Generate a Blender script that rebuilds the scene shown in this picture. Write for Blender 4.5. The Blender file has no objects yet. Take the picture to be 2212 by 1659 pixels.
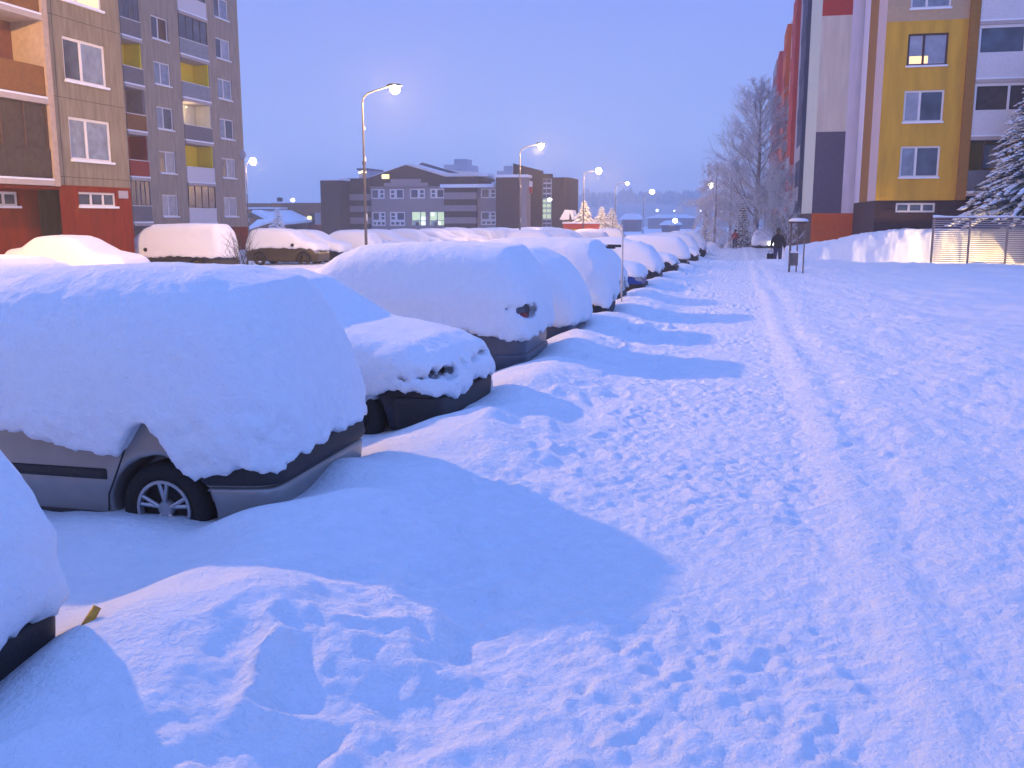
import bpy, math, random, colorsys
import numpy as np
from mathutils import Vector, Matrix
random.seed(7)
sc = bpy.context.scene
col = sc.collection
R = math.radians

# ------------------------------------------------------------------ camera
EYE = 2.1
PITCH = math.atan(360/2050.0)
YAW = R(13.1)
cam_d = bpy.data.cameras.new('camera')
cam = bpy.data.objects.new('camera', cam_d); col.objects.link(cam)
cam_d.sensor_width = 36.0; cam_d.lens = 36.0*2050/2212
cam_d.clip_start = .05; cam_d.clip_end = 6000
cam.location = (0, 0, EYE)
cam.rotation_euler = (R(90)-PITCH, 0, YAW)
sc.camera = cam
sc.render.resolution_x = 1024; sc.render.resolution_y = 768

# ------------------------------------------------------------------ dusk sky
w = bpy.data.worlds.new('World'); sc.world = w; w.use_nodes = True
nt = w.node_tree; nt.nodes.clear()
n_out = nt.nodes.new('ShaderNodeOutputWorld')
n_bg = nt.nodes.new('ShaderNodeBackground')
n_tc = nt.nodes.new('ShaderNodeTexCoord')
n_sep = nt.nodes.new('ShaderNodeSeparateXYZ')
n_ramp = nt.nodes.new('ShaderNodeValToRGB')
n_sky = nt.nodes.new('ShaderNodeTexSky'); n_sky.sky_type = 'NISHITA'; n_sky.sun_disc = False
n_sky.sun_elevation = R(-2); n_sky.sun_rotation = R(120)
n_add = nt.nodes.new('ShaderNodeMix'); n_add.data_type = 'RGBA'; n_add.blend_type = 'ADD'; n_add.inputs[0].default_value = .06
nt.links.new(n_tc.outputs['Generated'], n_sep.inputs[0])
n_nz = nt.nodes.new('ShaderNodeTexNoise'); n_nz.inputs['Scale'].default_value = 2.2; n_nz.inputs['Detail'].default_value = 4
n_ma = nt.nodes.new('ShaderNodeMath'); n_ma.operation = 'MULTIPLY_ADD'; n_ma.inputs[1].default_value = .045; n_ma.inputs[2].default_value = -.022
n_ad = nt.nodes.new('ShaderNodeMath'); n_ad.operation = 'ADD'
nt.links.new(n_tc.outputs['Generated'], n_nz.inputs['Vector']); nt.links.new(n_nz.outputs['Fac'], n_ma.inputs[0])
nt.links.new(n_ma.outputs[0], n_ad.inputs[0]); nt.links.new(n_sep.outputs['Z'], n_ad.inputs[1]); nt.links.new(n_ad.outputs[0], n_ramp.inputs[0])
er = n_ramp.color_ramp
er.elements[0].position = 0.0; er.elements[0].color = (.43, .56, .90, 1)
er.elements[1].position = 1.0; er.elements[1].color = (.262, .49, 1.34, 1)
for p_, c_ in ((.05, (.385, .52, .91)), (.12, (.31, .425, .92)), (.25, (.22, .325, .92)), (.5, (.225, .40, 1.12))):
    e = er.elements.new(p_); e.color = (*c_, 1)
nt.links.new(n_ramp.outputs[0], n_add.inputs[6]); nt.links.new(n_sky.outputs[0], n_add.inputs[7])
nt.links.new(n_add.outputs[2], n_bg.inputs[0]); nt.links.new(n_bg.outputs[0], n_out.inputs[0])
n_bg.inputs[1].default_value = 1.0
sc.view_settings.view_transform = 'Standard'
sc.view_settings.look = 'None'
sc.view_settings.exposure = 0.06; sc.view_settings.gamma = 1.0
sc.cycles.use_denoising = True
sc.cycles.max_bounces = 6; sc.cycles.diffuse_bounces = 3; sc.cycles.glossy_bounces = 2
sc.cycles.volume_bounces = 1; sc.cycles.caustics_reflective = False; sc.cycles.caustics_refractive = False
LAMP_COL = (1.0, .56, .20)
LAMP_W = 2700.0

# ------------------------------------------------------------------ helpers
def _ray(x, y):                       # sight line of a photograph point (2212 px wide copy)
    r = (x-1106)/2050.; d = (y-829.5)/2050.
    fw = math.cos(PITCH)-math.sin(PITCH)*d; dn = math.sin(PITCH)+math.cos(PITCH)*d
    return (-fw*math.sin(YAW)+r*math.cos(YAW), fw*math.cos(YAW)+r*math.sin(YAW), -dn)
def onY(x, y, Y):
    a = _ray(x, y); t = Y/a[1]; return a[0]*t, EYE+a[2]*t
def onX(x, y, X):
    a = _ray(x, y); t = X/a[0]; return a[1]*t, EYE+a[2]*t

def tag(o, label=None, cat=None, group=None, kind=None):
    if label: o['label'] = label
    if cat: o['category'] = cat
    if group: o['group'] = group
    if kind: o['kind'] = kind
    return o
def empty(name, loc=(0, 0, 0), rz=0):
    o = bpy.data.objects.new(name, None); col.objects.link(o)
    o.location = loc; o.rotation_euler.z = rz; o.empty_display_size = .2
    return o
def children(o): return [c for c in bpy.data.objects if c.parent == o]
def copy_tree(o, parent=None):
    c = o.copy(); col.objects.link(c); c.parent = parent
    for ch in children(o): copy_tree(ch, c)
    return c

class MB:
    def __init__(s): s.v = []; s.f = []; s.mi = []
    def add(s, vs, fs, mi=0):
        b = len(s.v); s.v += [tuple(v) for v in vs]
        s.f += [tuple(b+i for i in f) for f in fs]; s.mi += [mi]*len(fs)
        return s
    def box(s, a, b, mi=0):
        x0, x1 = sorted((a[0], b[0])); y0, y1 = sorted((a[1], b[1])); z0, z1 = sorted((a[2], b[2]))
        vs = [(x0,y0,z0),(x1,y0,z0),(x1,y1,z0),(x0,y1,z0),(x0,y0,z1),(x1,y0,z1),(x1,y1,z1),(x0,y1,z1)]
        return s.add(vs, [(0,3,2,1),(4,5,6,7),(0,1,5,4),(1,2,6,5),(2,3,7,6),(3,0,4,7)], mi)
    def tube(s, p, rad, n=8, caps=True, mi=0):
        p = [Vector(q) for q in p]
        if not hasattr(rad, '__len__'): rad = [rad]*len(p)
        vs = []; fs = []
        for i, q in enumerate(p):
            d = (p[min(i+1, len(p)-1)]-p[max(i-1, 0)]).normalized()
            a = d.orthogonal().normalized() if abs(d.z) < .99 else Vector((1, 0, 0))
            if abs(d.z) < .99: a = d.cross(Vector((0, 0, 1))).normalized()
            b = d.cross(a)
            for k in range(n):
                t = 2*math.pi*k/n
                vs.append(q+(a*math.cos(t)+b*math.sin(t))*rad[i])
        for i in range(len(p)-1):
            for k in range(n):
                k2 = (k+1) % n
                fs.append((i*n+k, i*n+k2, (i+1)*n+k2, (i+1)*n+k))
        if caps:
            fs.append(tuple(range(n))[::-1]); fs.append(tuple((len(p)-1)*n+k for k in range(n)))
        return s.add(vs, fs, mi)
    def lathe(s, prof, c, axis='z', n=24, mi=0):
        vs = []; fs = []
        for (r_, h) in prof:
            for k in range(n):
                t = 2*math.pi*k/n
                if axis == 'z': vs.append((c[0]+r_*math.cos(t), c[1]+r_*math.sin(t), c[2]+h))
                else: vs.append((c[0]+r_*math.cos(t), c[1]+h, c[2]+r_*math.sin(t)))
        m = len(prof)
        for i in range(m-1):
            for k in range(n):
                k2 = (k+1) % n
                fs.append((i*n+k, i*n+k2, (i+1)*n+k2, (i+1)*n+k))
        return s.add(vs, fs, mi)
    def prism(s, pts, axis, a, b, mi=0):   # 2-D outline extruded along an axis
        n = len(pts); vs = []
        for h in (a, b):
            for (u, v) in pts:
                vs.append({'y': (u, h, v), 'x': (h, u, v), 'z': (u, v, h)}[axis])
        fs = [tuple(range(n)), tuple(range(2*n-1, n-1, -1))]
        for i in range(n):
            j = (i+1) % n; fs.append((i, i+n, j+n, j))
        return s.add(vs, fs, mi)
    def build(s, name, mat, parent=None, smooth=False, fix=True):
        me = bpy.data.meshes.new(name); me.from_pydata(s.v, [], s.f)
        mats = mat if isinstance(mat, (list, tuple)) else [mat]
        for m in mats: me.materials.append(m)
        if len(mats) > 1: me.polygons.foreach_set('material_index', s.mi)
        if smooth: me.polygons.foreach_set('use_smooth', [True]*len(me.polygons))
        me.update()
        if fix:
            import bmesh
            bm = bmesh.new(); bm.from_mesh(me); bmesh.ops.recalc_face_normals(bm, faces=bm.faces); bm.to_mesh(me); bm.free()
        o = bpy.data.objects.new(name, me); col.objects.link(o)
        if parent: o.parent = parent
        return o
def np_mesh(name, V, F, mat, parent=None, normals=None):
    me = bpy.data.meshes.new(name)
    V = np.asarray(V, dtype=np.float32); F = np.asarray(F, dtype=np.int32)
    me.vertices.add(len(V)); me.vertices.foreach_set('co', V.ravel())
    me.loops.add(F.size); me.loops.foreach_set('vertex_index', F.ravel())
    me.polygons.add(len(F)); me.polygons.foreach_set('loop_start', np.arange(len(F), dtype=np.int32)*F.shape[1])
    me.polygons.foreach_set('use_smooth', np.ones(len(F), dtype=bool))
    me.update(calc_edges=True); me.validate()
    if normals is not None: me.normals_split_custom_set_from_vertices([tuple(n) for n in normals])
    me.materials.append(mat)
    o = bpy.data.objects.new(name, me); col.objects.link(o)
    if parent: o.parent = parent
    return o

# numpy value noise
def _hash(i, j, k, seed):
    n = (i*374761393 + j*668265263 + k*2147483647*3 + seed*1274126177) & 0xFFFFFFFF
    n = ((n ^ (n >> 13))*1274126177) & 0xFFFFFFFF
    n = ((n ^ (n >> 16))*2246822519) & 0xFFFFFFFF
    return ((n ^ (n >> 15)) & 0xFFFFFF)/float(0xFFFFFF)*2-1
def noise3(x, y, z, seed=0):
    x, y, z = np.broadcast_arrays(np.asarray(x, float), np.asarray(y, float), np.asarray(z, float))
    xi = np.floor(x).astype(np.int64); yi = np.floor(y).astype(np.int64); zi = np.floor(z).astype(np.int64)
    fx = x-xi; fy = y-yi; fz = z-zi
    fx = fx*fx*(3-2*fx); fy = fy*fy*(3-2*fy); fz = fz*fz*(3-2*fz)
    r = 0
    for a in (0, 1):
        wa = fx if a else 1-fx
        for b in (0, 1):
            wb = fy if b else 1-fy
            for c in (0, 1):
                wc = fz if c else 1-fz
                r = r + wa*wb*wc*_hash(xi+a, yi+b, zi+c, seed)
    return r
def noise2(x, y, seed=0):
    x, y = np.broadcast_arrays(np.asarray(x, float), np.asarray(y, float))
    xi = np.floor(x).astype(np.int64); yi = np.floor(y).astype(np.int64)
    fx = x-xi; fy = y-yi; fx = fx*fx*fx*(fx*(fx*6-15)+10); fy = fy*fy*fy*(fy*(fy*6-15)+10)
    z = np.zeros_like(xi)
    return ((1-fx)*(1-fy)*_hash(xi, yi, z, seed)+fx*(1-fy)*_hash(xi+1, yi, z, seed)
            + (1-fx)*fy*_hash(xi, yi+1, z, seed)+fx*fy*_hash(xi+1, yi+1, z, seed))
def fbm2(x, y, o=4, seed=0, g=.5):
    r = 0; a = 1
    for i in range(o): r = r+a*noise2(x*2**i+i*17.3, y*2**i+i*9.1, seed+i); a *= g
    return r
def fbm3(x, y, z, o=3, seed=0, g=.5):
    r = 0; a = 1
    for i in range(o): r = r+a*noise3(x*2**i+i*7.3, y*2**i+i*9.1, z*2**i+3.7*i, seed+i); a *= g
    return r
def sstep(a, b, x): t = np.clip((x-a)/(b-a), 0, 1); return t*t*(3-2*t)
def smax(a, b, k): h = np.maximum(k-np.abs(a-b), 0)/k; return np.maximum(a, b)+h*h*k*.25
def smin(a, b, k): return -smax(-a, -b, k)

# ------------------------------------------------------------------ materials
def mat(name, colr, rough=.7, metal=0, noise=0, nscale=20, bump=0, bscale=60, emit=None, es=0, spec=.4, snow=0, gran=None, streak=0):
    m = bpy.data.materials.new(name); m.use_nodes = True
    t = m.node_tree; b = t.nodes['Principled BSDF']
    b.inputs['Base Color'].default_value = (*colr, 1); b.inputs['Roughness'].default_value = rough
    b.inputs['Metallic'].default_value = metal; b.inputs['Specular IOR Level'].default_value = spec
    if emit: b.inputs['Emission Color'].default_value = (*emit, 1); b.inputs['Emission Strength'].default_value = es
    tc = None; colout = None
    if noise or bump or gran or snow:
        tc = t.nodes.new('ShaderNodeTexCoord')
    if noise:
        nz = t.nodes.new('ShaderNodeTexNoise'); nz.inputs['Scale'].default_value = nscale; nz.inputs['Detail'].default_value = 5
        if streak:
            mp = t.nodes.new('ShaderNodeMapping'); mp.inputs['Scale'].default_value = (1, 1, streak)
            t.links.new(tc.outputs['Object'], mp.inputs[0]); t.links.new(mp.outputs[0], nz.inputs['Vector'])
        else: t.links.new(tc.outputs['Object'], nz.inputs['Vector'])
        rp = t.nodes.new('ShaderNodeValToRGB')
        rp.color_ramp.elements[0].position = .3; rp.color_ramp.elements[1].position = .7
        rp.color_ramp.elements[0].color = (*[max(0, c*(1-noise)) for c in colr], 1)
        rp.color_ramp.elements[1].color = (*[min(1, c*(1+noise)) for c in colr], 1)
        t.links.new(nz.outputs['Fac'], rp.inputs[0]); colout = rp.outputs[0]
    if snow:                                 # lying snow on what faces up
        ge = t.nodes.new('ShaderNodeNewGeometry'); sp = t.nodes.new('ShaderNodeSeparateXYZ')
        t.links.new(ge.outputs['True Normal'], sp.inputs[0])
        mr = t.nodes.new('ShaderNodeMapRange'); mr.inputs[1].default_value = snow-.15; mr.inputs[2].default_value = snow+.15
        t.links.new(sp.outputs['Z'], mr.inputs[0])
        mx = t.nodes.new('ShaderNodeMix'); mx.data_type = 'RGBA'
        t.links.new(mr.outputs[0], mx.inputs[0])
        if colout: t.links.new(colout, mx.inputs[6])
        else: mx.inputs[6].default_value = (*colr, 1)
        mx.inputs[7].default_value = (.80, .82, .86, 1); colout = mx.outputs[2]
    if colout: t.links.new(colout, b.inputs['Base Color'])
    if bump:
        nb = t.nodes.new('ShaderNodeTexNoise'); nb.inputs['Scale'].default_value = bscale; nb.inputs['Detail'].default_value = 6
        nb.inputs['Roughness'].default_value = .6
        t.links.new(tc.outputs['Object'], nb.inputs['Vector'])
        bp = t.nodes.new('ShaderNodeBump'); bp.inputs['Strength'].default_value = 1; bp.inputs['Distance'].default_value = bump
        t.links.new(nb.outputs['Fac'], bp.inputs['Height']); t.links.new(bp.outputs[0], b.inputs['Normal'])
    return m
SNOWC = (.82, .85, .90)
M = {}
M['snow'] = mat('packed_snow', SNOWC, .75, noise=.03, nscale=9, bump=.03, bscale=24, spec=.2)
M['fluff'] = mat('fresh_snow', SNOWC, .8, noise=.02, nscale=14, bump=.02, bscale=30, spec=.15)
M['black'] = mat('black_plastic', (.02, .02, .023), .55, noise=.3, nscale=60)
M['tyre'] = mat('tyre_rubber', (.015, .015, .016), .85, noise=.4, nscale=40)
M['rim'] = mat('alloy_rim', (.45, .46, .48), .4, .6, noise=.1, nscale=30)
M['silver'] = mat('silver_paint', (.33, .32, .31), .35, .55, noise=.06, nscale=6)
M['darkpaint'] = mat('dark_paint', (.022, .024, .035), .3, .2, noise=.2, nscale=7)
M['greypaint'] = mat('grey_paint', (.10, .11, .14), .35, .3, noise=.1, nscale=7)
M['bluepaint'] = mat('blue_paint', (.02, .05, .28), .3, .2, noise=.1, nscale=7)
M['whitepaint'] = mat('white_paint', (.62, .60, .58), .35, .0, noise=.05, nscale=7)
M['brownpaint'] = mat('olive_paint', (.055, .042, .022), .4, .2, noise=.1, nscale=7)
M['glass'] = mat('car_glass', (.012, .014, .018), .12, 0, noise=.3, nscale=8, spec=.6)
M['redlens'] = mat('red_lens', (.28, .012, .012), .2, 0, noise=.2, nscale=30, spec=.6)
M['clearlens'] = mat('clear_lens', (.35, .36, .38), .15, .3, noise=.2, nscale=30, spec=.6)
M['amber'] = mat('amber_lens', (.6, .28, .02), .3, 0, noise=.25, nscale=30)
M['plate'] = mat('plate_white', (.6, .6, .62), .5, 0, noise=.08, nscale=30)
M['steel'] = mat('galvanised_steel', (.11, .11, .13), .55, .3, noise=.15, nscale=12)
M['frost'] = mat('frosted_steel', (.45, .44, .44), .7, 0, noise=.2, nscale=8)
M['panel'] = mat('pebbledash_panel', (.23, .195, .15), .95, noise=.20, nscale=5, streak=.18, bump=.01, bscale=60, spec=.1)
M['panel2'] = mat('pebbledash_panel_far', (.31, .265, .22), .95, noise=.18, nscale=4, streak=.18, bump=.01, bscale=50, spec=.1)
M['seam'] = mat('pale_render_edge', (.42, .32, .26), .9, noise=.1, nscale=6)
M['redplinth'] = mat('red_plinth_render', (.20, .024, .010), .9, noise=.22, nscale=4, streak=.2, bump=.005, bscale=50, spec=.1)
M['wframe'] = mat('white_window_frame', (.72, .70, .70), .6, noise=.04, nscale=20)
M['dframe'] = mat('brown_window_frame', (.07, .035, .03), .6, noise=.1, nscale=20)
M['pane'] = mat('window_pane', (.065, .085, .12), .25, 0, noise=.4, nscale=1.3, spec=.5)
M['curtain'] = mat('curtained_pane', (.20, .25, .33), .35, 0, noise=.25, nscale=3, spec=.5)
M['curtain2'] = mat('pale_curtained_pane', (.30, .33, .40), .35, 0, noise=.2, nscale=2.5, spec=.5)
M['litpane'] = mat('lit_window_pane', (.8, .6, .3), .4, 0, emit=(1, .62, .25), es=1.3)
M['litpane2'] = mat('lit_green_pane', (.5, .6, .4), .4, 0, emit=(.72, .95, .48), es=.62)
M['brightpane'] = mat('bright_tube_pane', (.8, .9, .8), .4, 0, emit=(.85, 1, .80), es=1.25)
M['yellowwall'] = mat('yellow_loggia_wall', (.90, .72, .03), .9, noise=.08, nscale=8)
M['redwall'] = mat('red_loggia_wall', (.30, .03, .02), .9, noise=.08, nscale=8)
M['pinkwall'] = mat('salmon_loggia_wall', (.24, .085, .06), .9, noise=.1, nscale=5)
M['ochrerail'] = mat('ochre_balustrade', (.20, .08, .022), .8, noise=.12, nscale=6)
M['fencem'] = mat('fence_slat', (.30, .29, .33), .8, noise=.15, nscale=9)
M['greyrail'] = mat('grey_balustrade', (.14, .14, .16), .7, noise=.15, nscale=9)
M['glassrail'] = mat('frosted_glass_balustrade', (.20, .22, .25), .3, 0, noise=.2, nscale=4)
M['whiterail'] = mat('white_balustrade', (.62, .60, .62), .7, noise=.06, nscale=9)
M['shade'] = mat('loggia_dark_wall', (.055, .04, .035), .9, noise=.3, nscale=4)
M['slab'] = mat('painted_slab', (.42, .36, .34), .85, noise=.08, nscale=8)
M['mustard'] = mat('mustard_render', (.60, .34, .032), .92, noise=.13, nscale=3, streak=.15, bump=.004, bscale=60, spec=.1)
M['mustardpale'] = mat('beige_render', (.46, .33, .20), .92, noise=.07, nscale=6)
M['brownrender'] = mat('brown_render', (.30, .14, .02), .92, noise=.1, nscale=6)
M['rose'] = mat('rose_render', (.55, .45, .46), .92, noise=.08, nscale=6)
M['lilac'] = mat('lilac_render', (.66, .64, .76), .92, noise=.09, nscale=4, streak=.15)
M['plinth'] = mat('dark_brown_plinth', (.045, .022, .020), .9, noise=.15, nscale=6, bump=.004, bscale=60)
M['cream'] = mat('cream_render', (.62, .60, .54), .92, noise=.10, nscale=3, streak=.15)
M['mint'] = mat('mint_render', (.50, .56, .50), .92, noise=.08, nscale=5)
M['slate'] = mat('slate_blue_render', (.105, .10, .155), .92, noise=.1, nscale=5)
M['navy'] = mat('navy_render', (.035, .045, .10), .92, noise=.1, nscale=5)
M['orange'] = mat('orange_render', (.60, .12, .012), .92, noise=.08, nscale=5)
M['redrender'] = mat('red_render', (.42, .045, .03), .92, noise=.08, nscale=5)
M['palegrey'] = mat('pale_grey_render', (.34, .33, .38), .92, noise=.06, nscale=5)
M['brick'] = mat('dark_brick', (.052, .040, .040), .92, noise=.25, nscale=9, bump=.01, bscale=60, spec=.1)
M['mauve'] = mat('grey_render', (.28, .245, .26), .92, noise=.12, nscale=6, spec=.1)
M['orangebrick'] = mat('orange_brick', (.26, .13, .07), .92, noise=.15, nscale=6, spec=.1)
M['roofblue'] = mat('metal_roof', (.10, .11, .16), .6, .2, noise=.1, nscale=4)
M['bark'] = mat('frosted_bark', (.20, .19, .22), .95, noise=.3, nscale=12, snow=.45)
M['twig'] = mat('frosted_twig', (.44, .48, .56), .95, noise=.25, nscale=6, snow=.5)
M['birch'] = mat('frosted_birch_twig', (.46, .46, .52), .95, noise=.2, nscale=6, snow=.6)
M['needle'] = mat('spruce_needles', (.035, .05, .035), .9, noise=.4, nscale=8)
M['coat'] = mat('black_coat', (.012, .011, .014), .85, noise=.3, nscale=20)
M['trouser'] = mat('navy_trousers', (.035, .035, .085), .85, noise=.2, nscale=20)
M['redcoat'] = mat('red_jacket', (.30, .03, .035), .85, noise=.15, nscale=20)
M['skin'] = mat('skin', (.50, .30, .22), .6, noise=.05, nscale=20)
M['wood'] = mat('weathered_wood', (.16, .13, .12), .9, noise=.25, nscale=15)
M['bin'] = mat('grey_bin_metal', (.13, .12, .12), .6, noise=.2, nscale=12)
M['hillm'] = mat('snowy_forest_hill', (.17, .19, .24), .95, noise=.25, nscale=.02)
M['forest'] = mat('distant_forest', (.06, .075, .10), .95, noise=.3, nscale=.05)
M['redbox'] = mat('red_container_paint', (.50, .06, .02), .7, noise=.15, nscale=3)
M['yellowbox'] = mat('yellow_container_paint', (.55, .33, .03), .7, noise=.15, nscale=3)
# ------------------------------------------------------------------ the snowy ground (one height function, several sheets)
ROW_A = [2.25, 6.12, 9.0, 12.65, 15.45, 18.4, 21.9, 26.3, 31.2, 35.4, 40.0, 45.0, 50.5, 57, 64]
rng = np.random.RandomState(5)
def slope(Y): return -.007*np.maximum(Y, 0)
def ground_h(X, Y, fine=True):
    z = slope(Y)
    zl = .12+.06*np.exp(-((X+4.2)/1.6)**2)*(Y < 8)+.15*np.exp(-((X+3.5)/.42)**2-((Y-5.02)/.28)**2)+.03*fbm2(X*.6, Y*.6, 3, 1)+.02*fbm2(X*3, Y*3, 2, 4)
    # drifts in front of the bumpers, higher in the gaps between cars
    gap = np.zeros_like(X)
    for yc in ROW_A: gap = np.maximum(gap, np.exp(-((Y-yc)/.75)**4))
    gap = 1-gap
    bank = .20+.10*gap+.07*noise2(X*0, Y*.9, 11)+.045*fbm2(X*1.6, Y*1.6, 2, 12)
    wb = sstep(-3.7-.7*gap, -2.75, X)*1.0
    crest = np.exp(-((X+2.15+.15*noise2(X*0, Y*.7, 9))/.55)**2)
    zb = .16+bank*(.55*sstep(-3.3, -2.5, X)+.5*crest)
    zp = .28+.012*fbm2(X*1.5, Y*1.5, 2, 21)
    zb = zb+.13*np.exp(-((X+2.85)/.35)**2-((Y-6.35)/.42)**2)+.10*np.exp(-((X+2.95)/.3)**2-((Y-5.05)/.25)**2)
    a = sstep(-1.55, -.95, X+.10*noise2(X*0, Y*1.3, 31)+.05*noise2(X*2, Y*4, 32))
    zz = zl*(1-wb)+zb*wb
    zz = zz*(1-a)+zp*a
    # churned strip on both sides of the path edge
    ch = np.exp(-((X+1.45)/.65)**2)*sstep(1.0, 2.2, Y)
    if fine:
        wx_ = X+.16*fbm2(X*2.2, Y*2.2, 2, 41); wy = Y+.16*fbm2(X*2.2+9, Y*2.2, 2, 43)
        rid = 1-np.abs(noise2(wx_*3.1, wy*2.2, 45))*2.0
        zz = zz+ch*(.040*rid+.020*fbm2(X*8, Y*7, 3, 47))*(.35+.65*sstep(-.4, .3, noise2(X*.9, Y*.7, 48)+.4*(Y < 4.6)))
    pathm = sstep(-1.3, -.9, X)*(1-sstep(.55, .8, X))
    if fine:
        zz = zz+pathm*(.007*fbm2(X*4.5, Y*3.2, 2, 51)+(.0120*fbm2(X*11, Y*8, 2, 53)+.0115*noise2(X*21, Y*17, 57))*(.55+.65*sstep(-.5, .5, noise2(X*.8, Y*.6, 58))))
    # right-hand side: two long ridges then an untrodden, lumpy lawn
    rr = sstep(.5, 1.0, X)
    wob = .06*noise2(X*0, Y*.35, 61)+.02*noise2(X*0, Y*1.7, 62)
    amp = .75+.35*noise2(X*0, Y*.9, 63)+.2*noise2(X*2, Y*3.1, 64)
    zz = zz+amp*.038*np.exp(-((X-.80-wob)/.15)**2)+amp*.055*np.exp(-((X-1.42-wob*2)/.34)**2)-.012*np.exp(-((X-1.08-wob)/.14)**2)
    zz = zz+rr*(.04+.02*np.minimum(np.maximum(X-1.5, 0), 12)*.4)
    lawn = sstep(1.5, 2.6, X)
    zz = zz+lawn*(.055*fbm2(X*.9+.25*Y, Y*.5, 3, 71)+.02*fbm2(X*3.5, Y*2.4, 2, 72))
    if fine: zz = zz+rr*(.013*fbm2(X*6, Y*4, 3, 73)+.006*noise2(X*19, Y*15, 75))
    far = sstep(44, 47, Y)
    # ploughed rim where the path meets the crossing drive
    rim = np.exp(-((Y-45.5-.12*(X-1)**2)/1.0)**2)*sstep(-3.5, -2, X)*(1-sstep(7, 9, X))
    zz = zz+.16*rim-.22*sstep(46.5, 49, Y)*sstep(-3.6, -2, X)
    # wheel ruts in the parking lanes
    lane = np.exp(-((X+14)/4.5)**4)
    zz = zz+lane*.035*np.sin(X*4.2+.6*noise2(X*.2, Y*.2, 81)*3)
    return z+zz
def grow(a, step, ratio, end):
    out = []; x = a; s = step
    while x < end: s *= ratio; x += s; out.append(x)
    return out
gx = np.arange(-3.6, 3.4, .0205)
gx = np.array([-v for v in grow(3.6, .0205, 1.054, 700)][::-1]+list(gx)+grow(gx[-1], .0205, 1.054, 700))
gy = np.arange(1.2, 9.0, .0205)
gy = np.array([-v for v in grow(-1.2, .0205, 1.16, 60)][::-1]+list(gy)+grow(gy[-1], .0205, 1.0115, 1500))
XX, YY = np.meshgrid(gx, gy)
HH = ground_h(XX, YY)
# boot prints trodden into path and churned strip
def prints(n, xa, xb, ya, yb, dep, seed):
    r = np.random.RandomState(seed)
    for _ in range(n):
        cx = r.uniform(xa, xb); cy = ya+(yb-ya)*r.uniform()**1.5
        an = r.normal(0, .35)+(0 if r.rand() < .75 else 1.2)
        i0, i1 = np.searchsorted(gx, (cx-.3, cx+.3)); j0, j1 = np.searchsorted(gy, (cy-.3, cy+.3))
        sx = XX[j0:j1, i0:i1]-cx; sy = YY[j0:j1, i0:i1]-cy
        u = sx*math.cos(an)+sy*math.sin(an); v = -sx*math.sin(an)+sy*math.cos(an)
        wv = .055+.012*np.sin(v*18)
        q = (u/wv)**2+(v/.15)**2
        d = dep*r.uniform(.5, 1.2)
        HH[j0:j1, i0:i1] += -d*np.exp(-q**2)+.12*d*np.exp(-(q-1.7)**2*2)
prints(560, -1.0, .72, 1.2, 16, .0055, 3)
prints(80, -2.0, -1.0, 1.5, 12, .018, 4)
prints(110, .8, 2.2, 1.5, 14, .009, 6)
prints(26, 2.4, 6, 4, 20, .018, 8)
dzdx = np.gradient(HH, gx, axis=1); dzdy = np.gradient(HH, gy, axis=0)
NN = np.stack([-dzdx, -dzdy, np.ones_like(HH)], -1); NN /= np.linalg.norm(NN, axis=-1, keepdims=True)
def sheet(name, sel):
    ny, nx = HH.shape
    cx = .5*(gx[:-1]+gx[1:])[None, :]+0*gy[:-1, None]; cy = .5*(gy[:-1]+gy[1:])[:, None]+0*gx[None, :-1]
    m = sel(cx, cy); jj, ii = np.nonzero(m)
    idx = jj*nx+ii
    F = np.stack([idx, idx+1, idx+nx+1, idx+nx], 1)
    used, inv = np.unique(F.ravel(), return_inverse=True)
    V = np.stack([XX.ravel()[used], YY.ravel()[used], HH.ravel()[used]], 1)
    o = np_mesh(name, V, inv.reshape(F.shape), M['snow'], None, NN.reshape(-1, 3)[used])
    return tag(o, kind='structure')
is_path = lambda x, y: (x > -1.15) & (x < .74) & (y < 45)
is_bank = lambda x, y: (x > -3.0) & (x <= -1.15) & (y < 70)
is_lot = lambda x, y: (x <= -3.0) & (x > -27) & (y < 160) & (y > -20)
sheet('footpath', is_path); sheet('snow_bank', is_bank); sheet('parking_lot', is_lot)
sheet('ground', lambda x, y: ~(is_path(x, y) | is_bank(x, y) | is_lot(x, y)))
def gh(x, y): return float(ground_h(np.array([float(x)]), np.array([float(y)]), False)[0])

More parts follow.
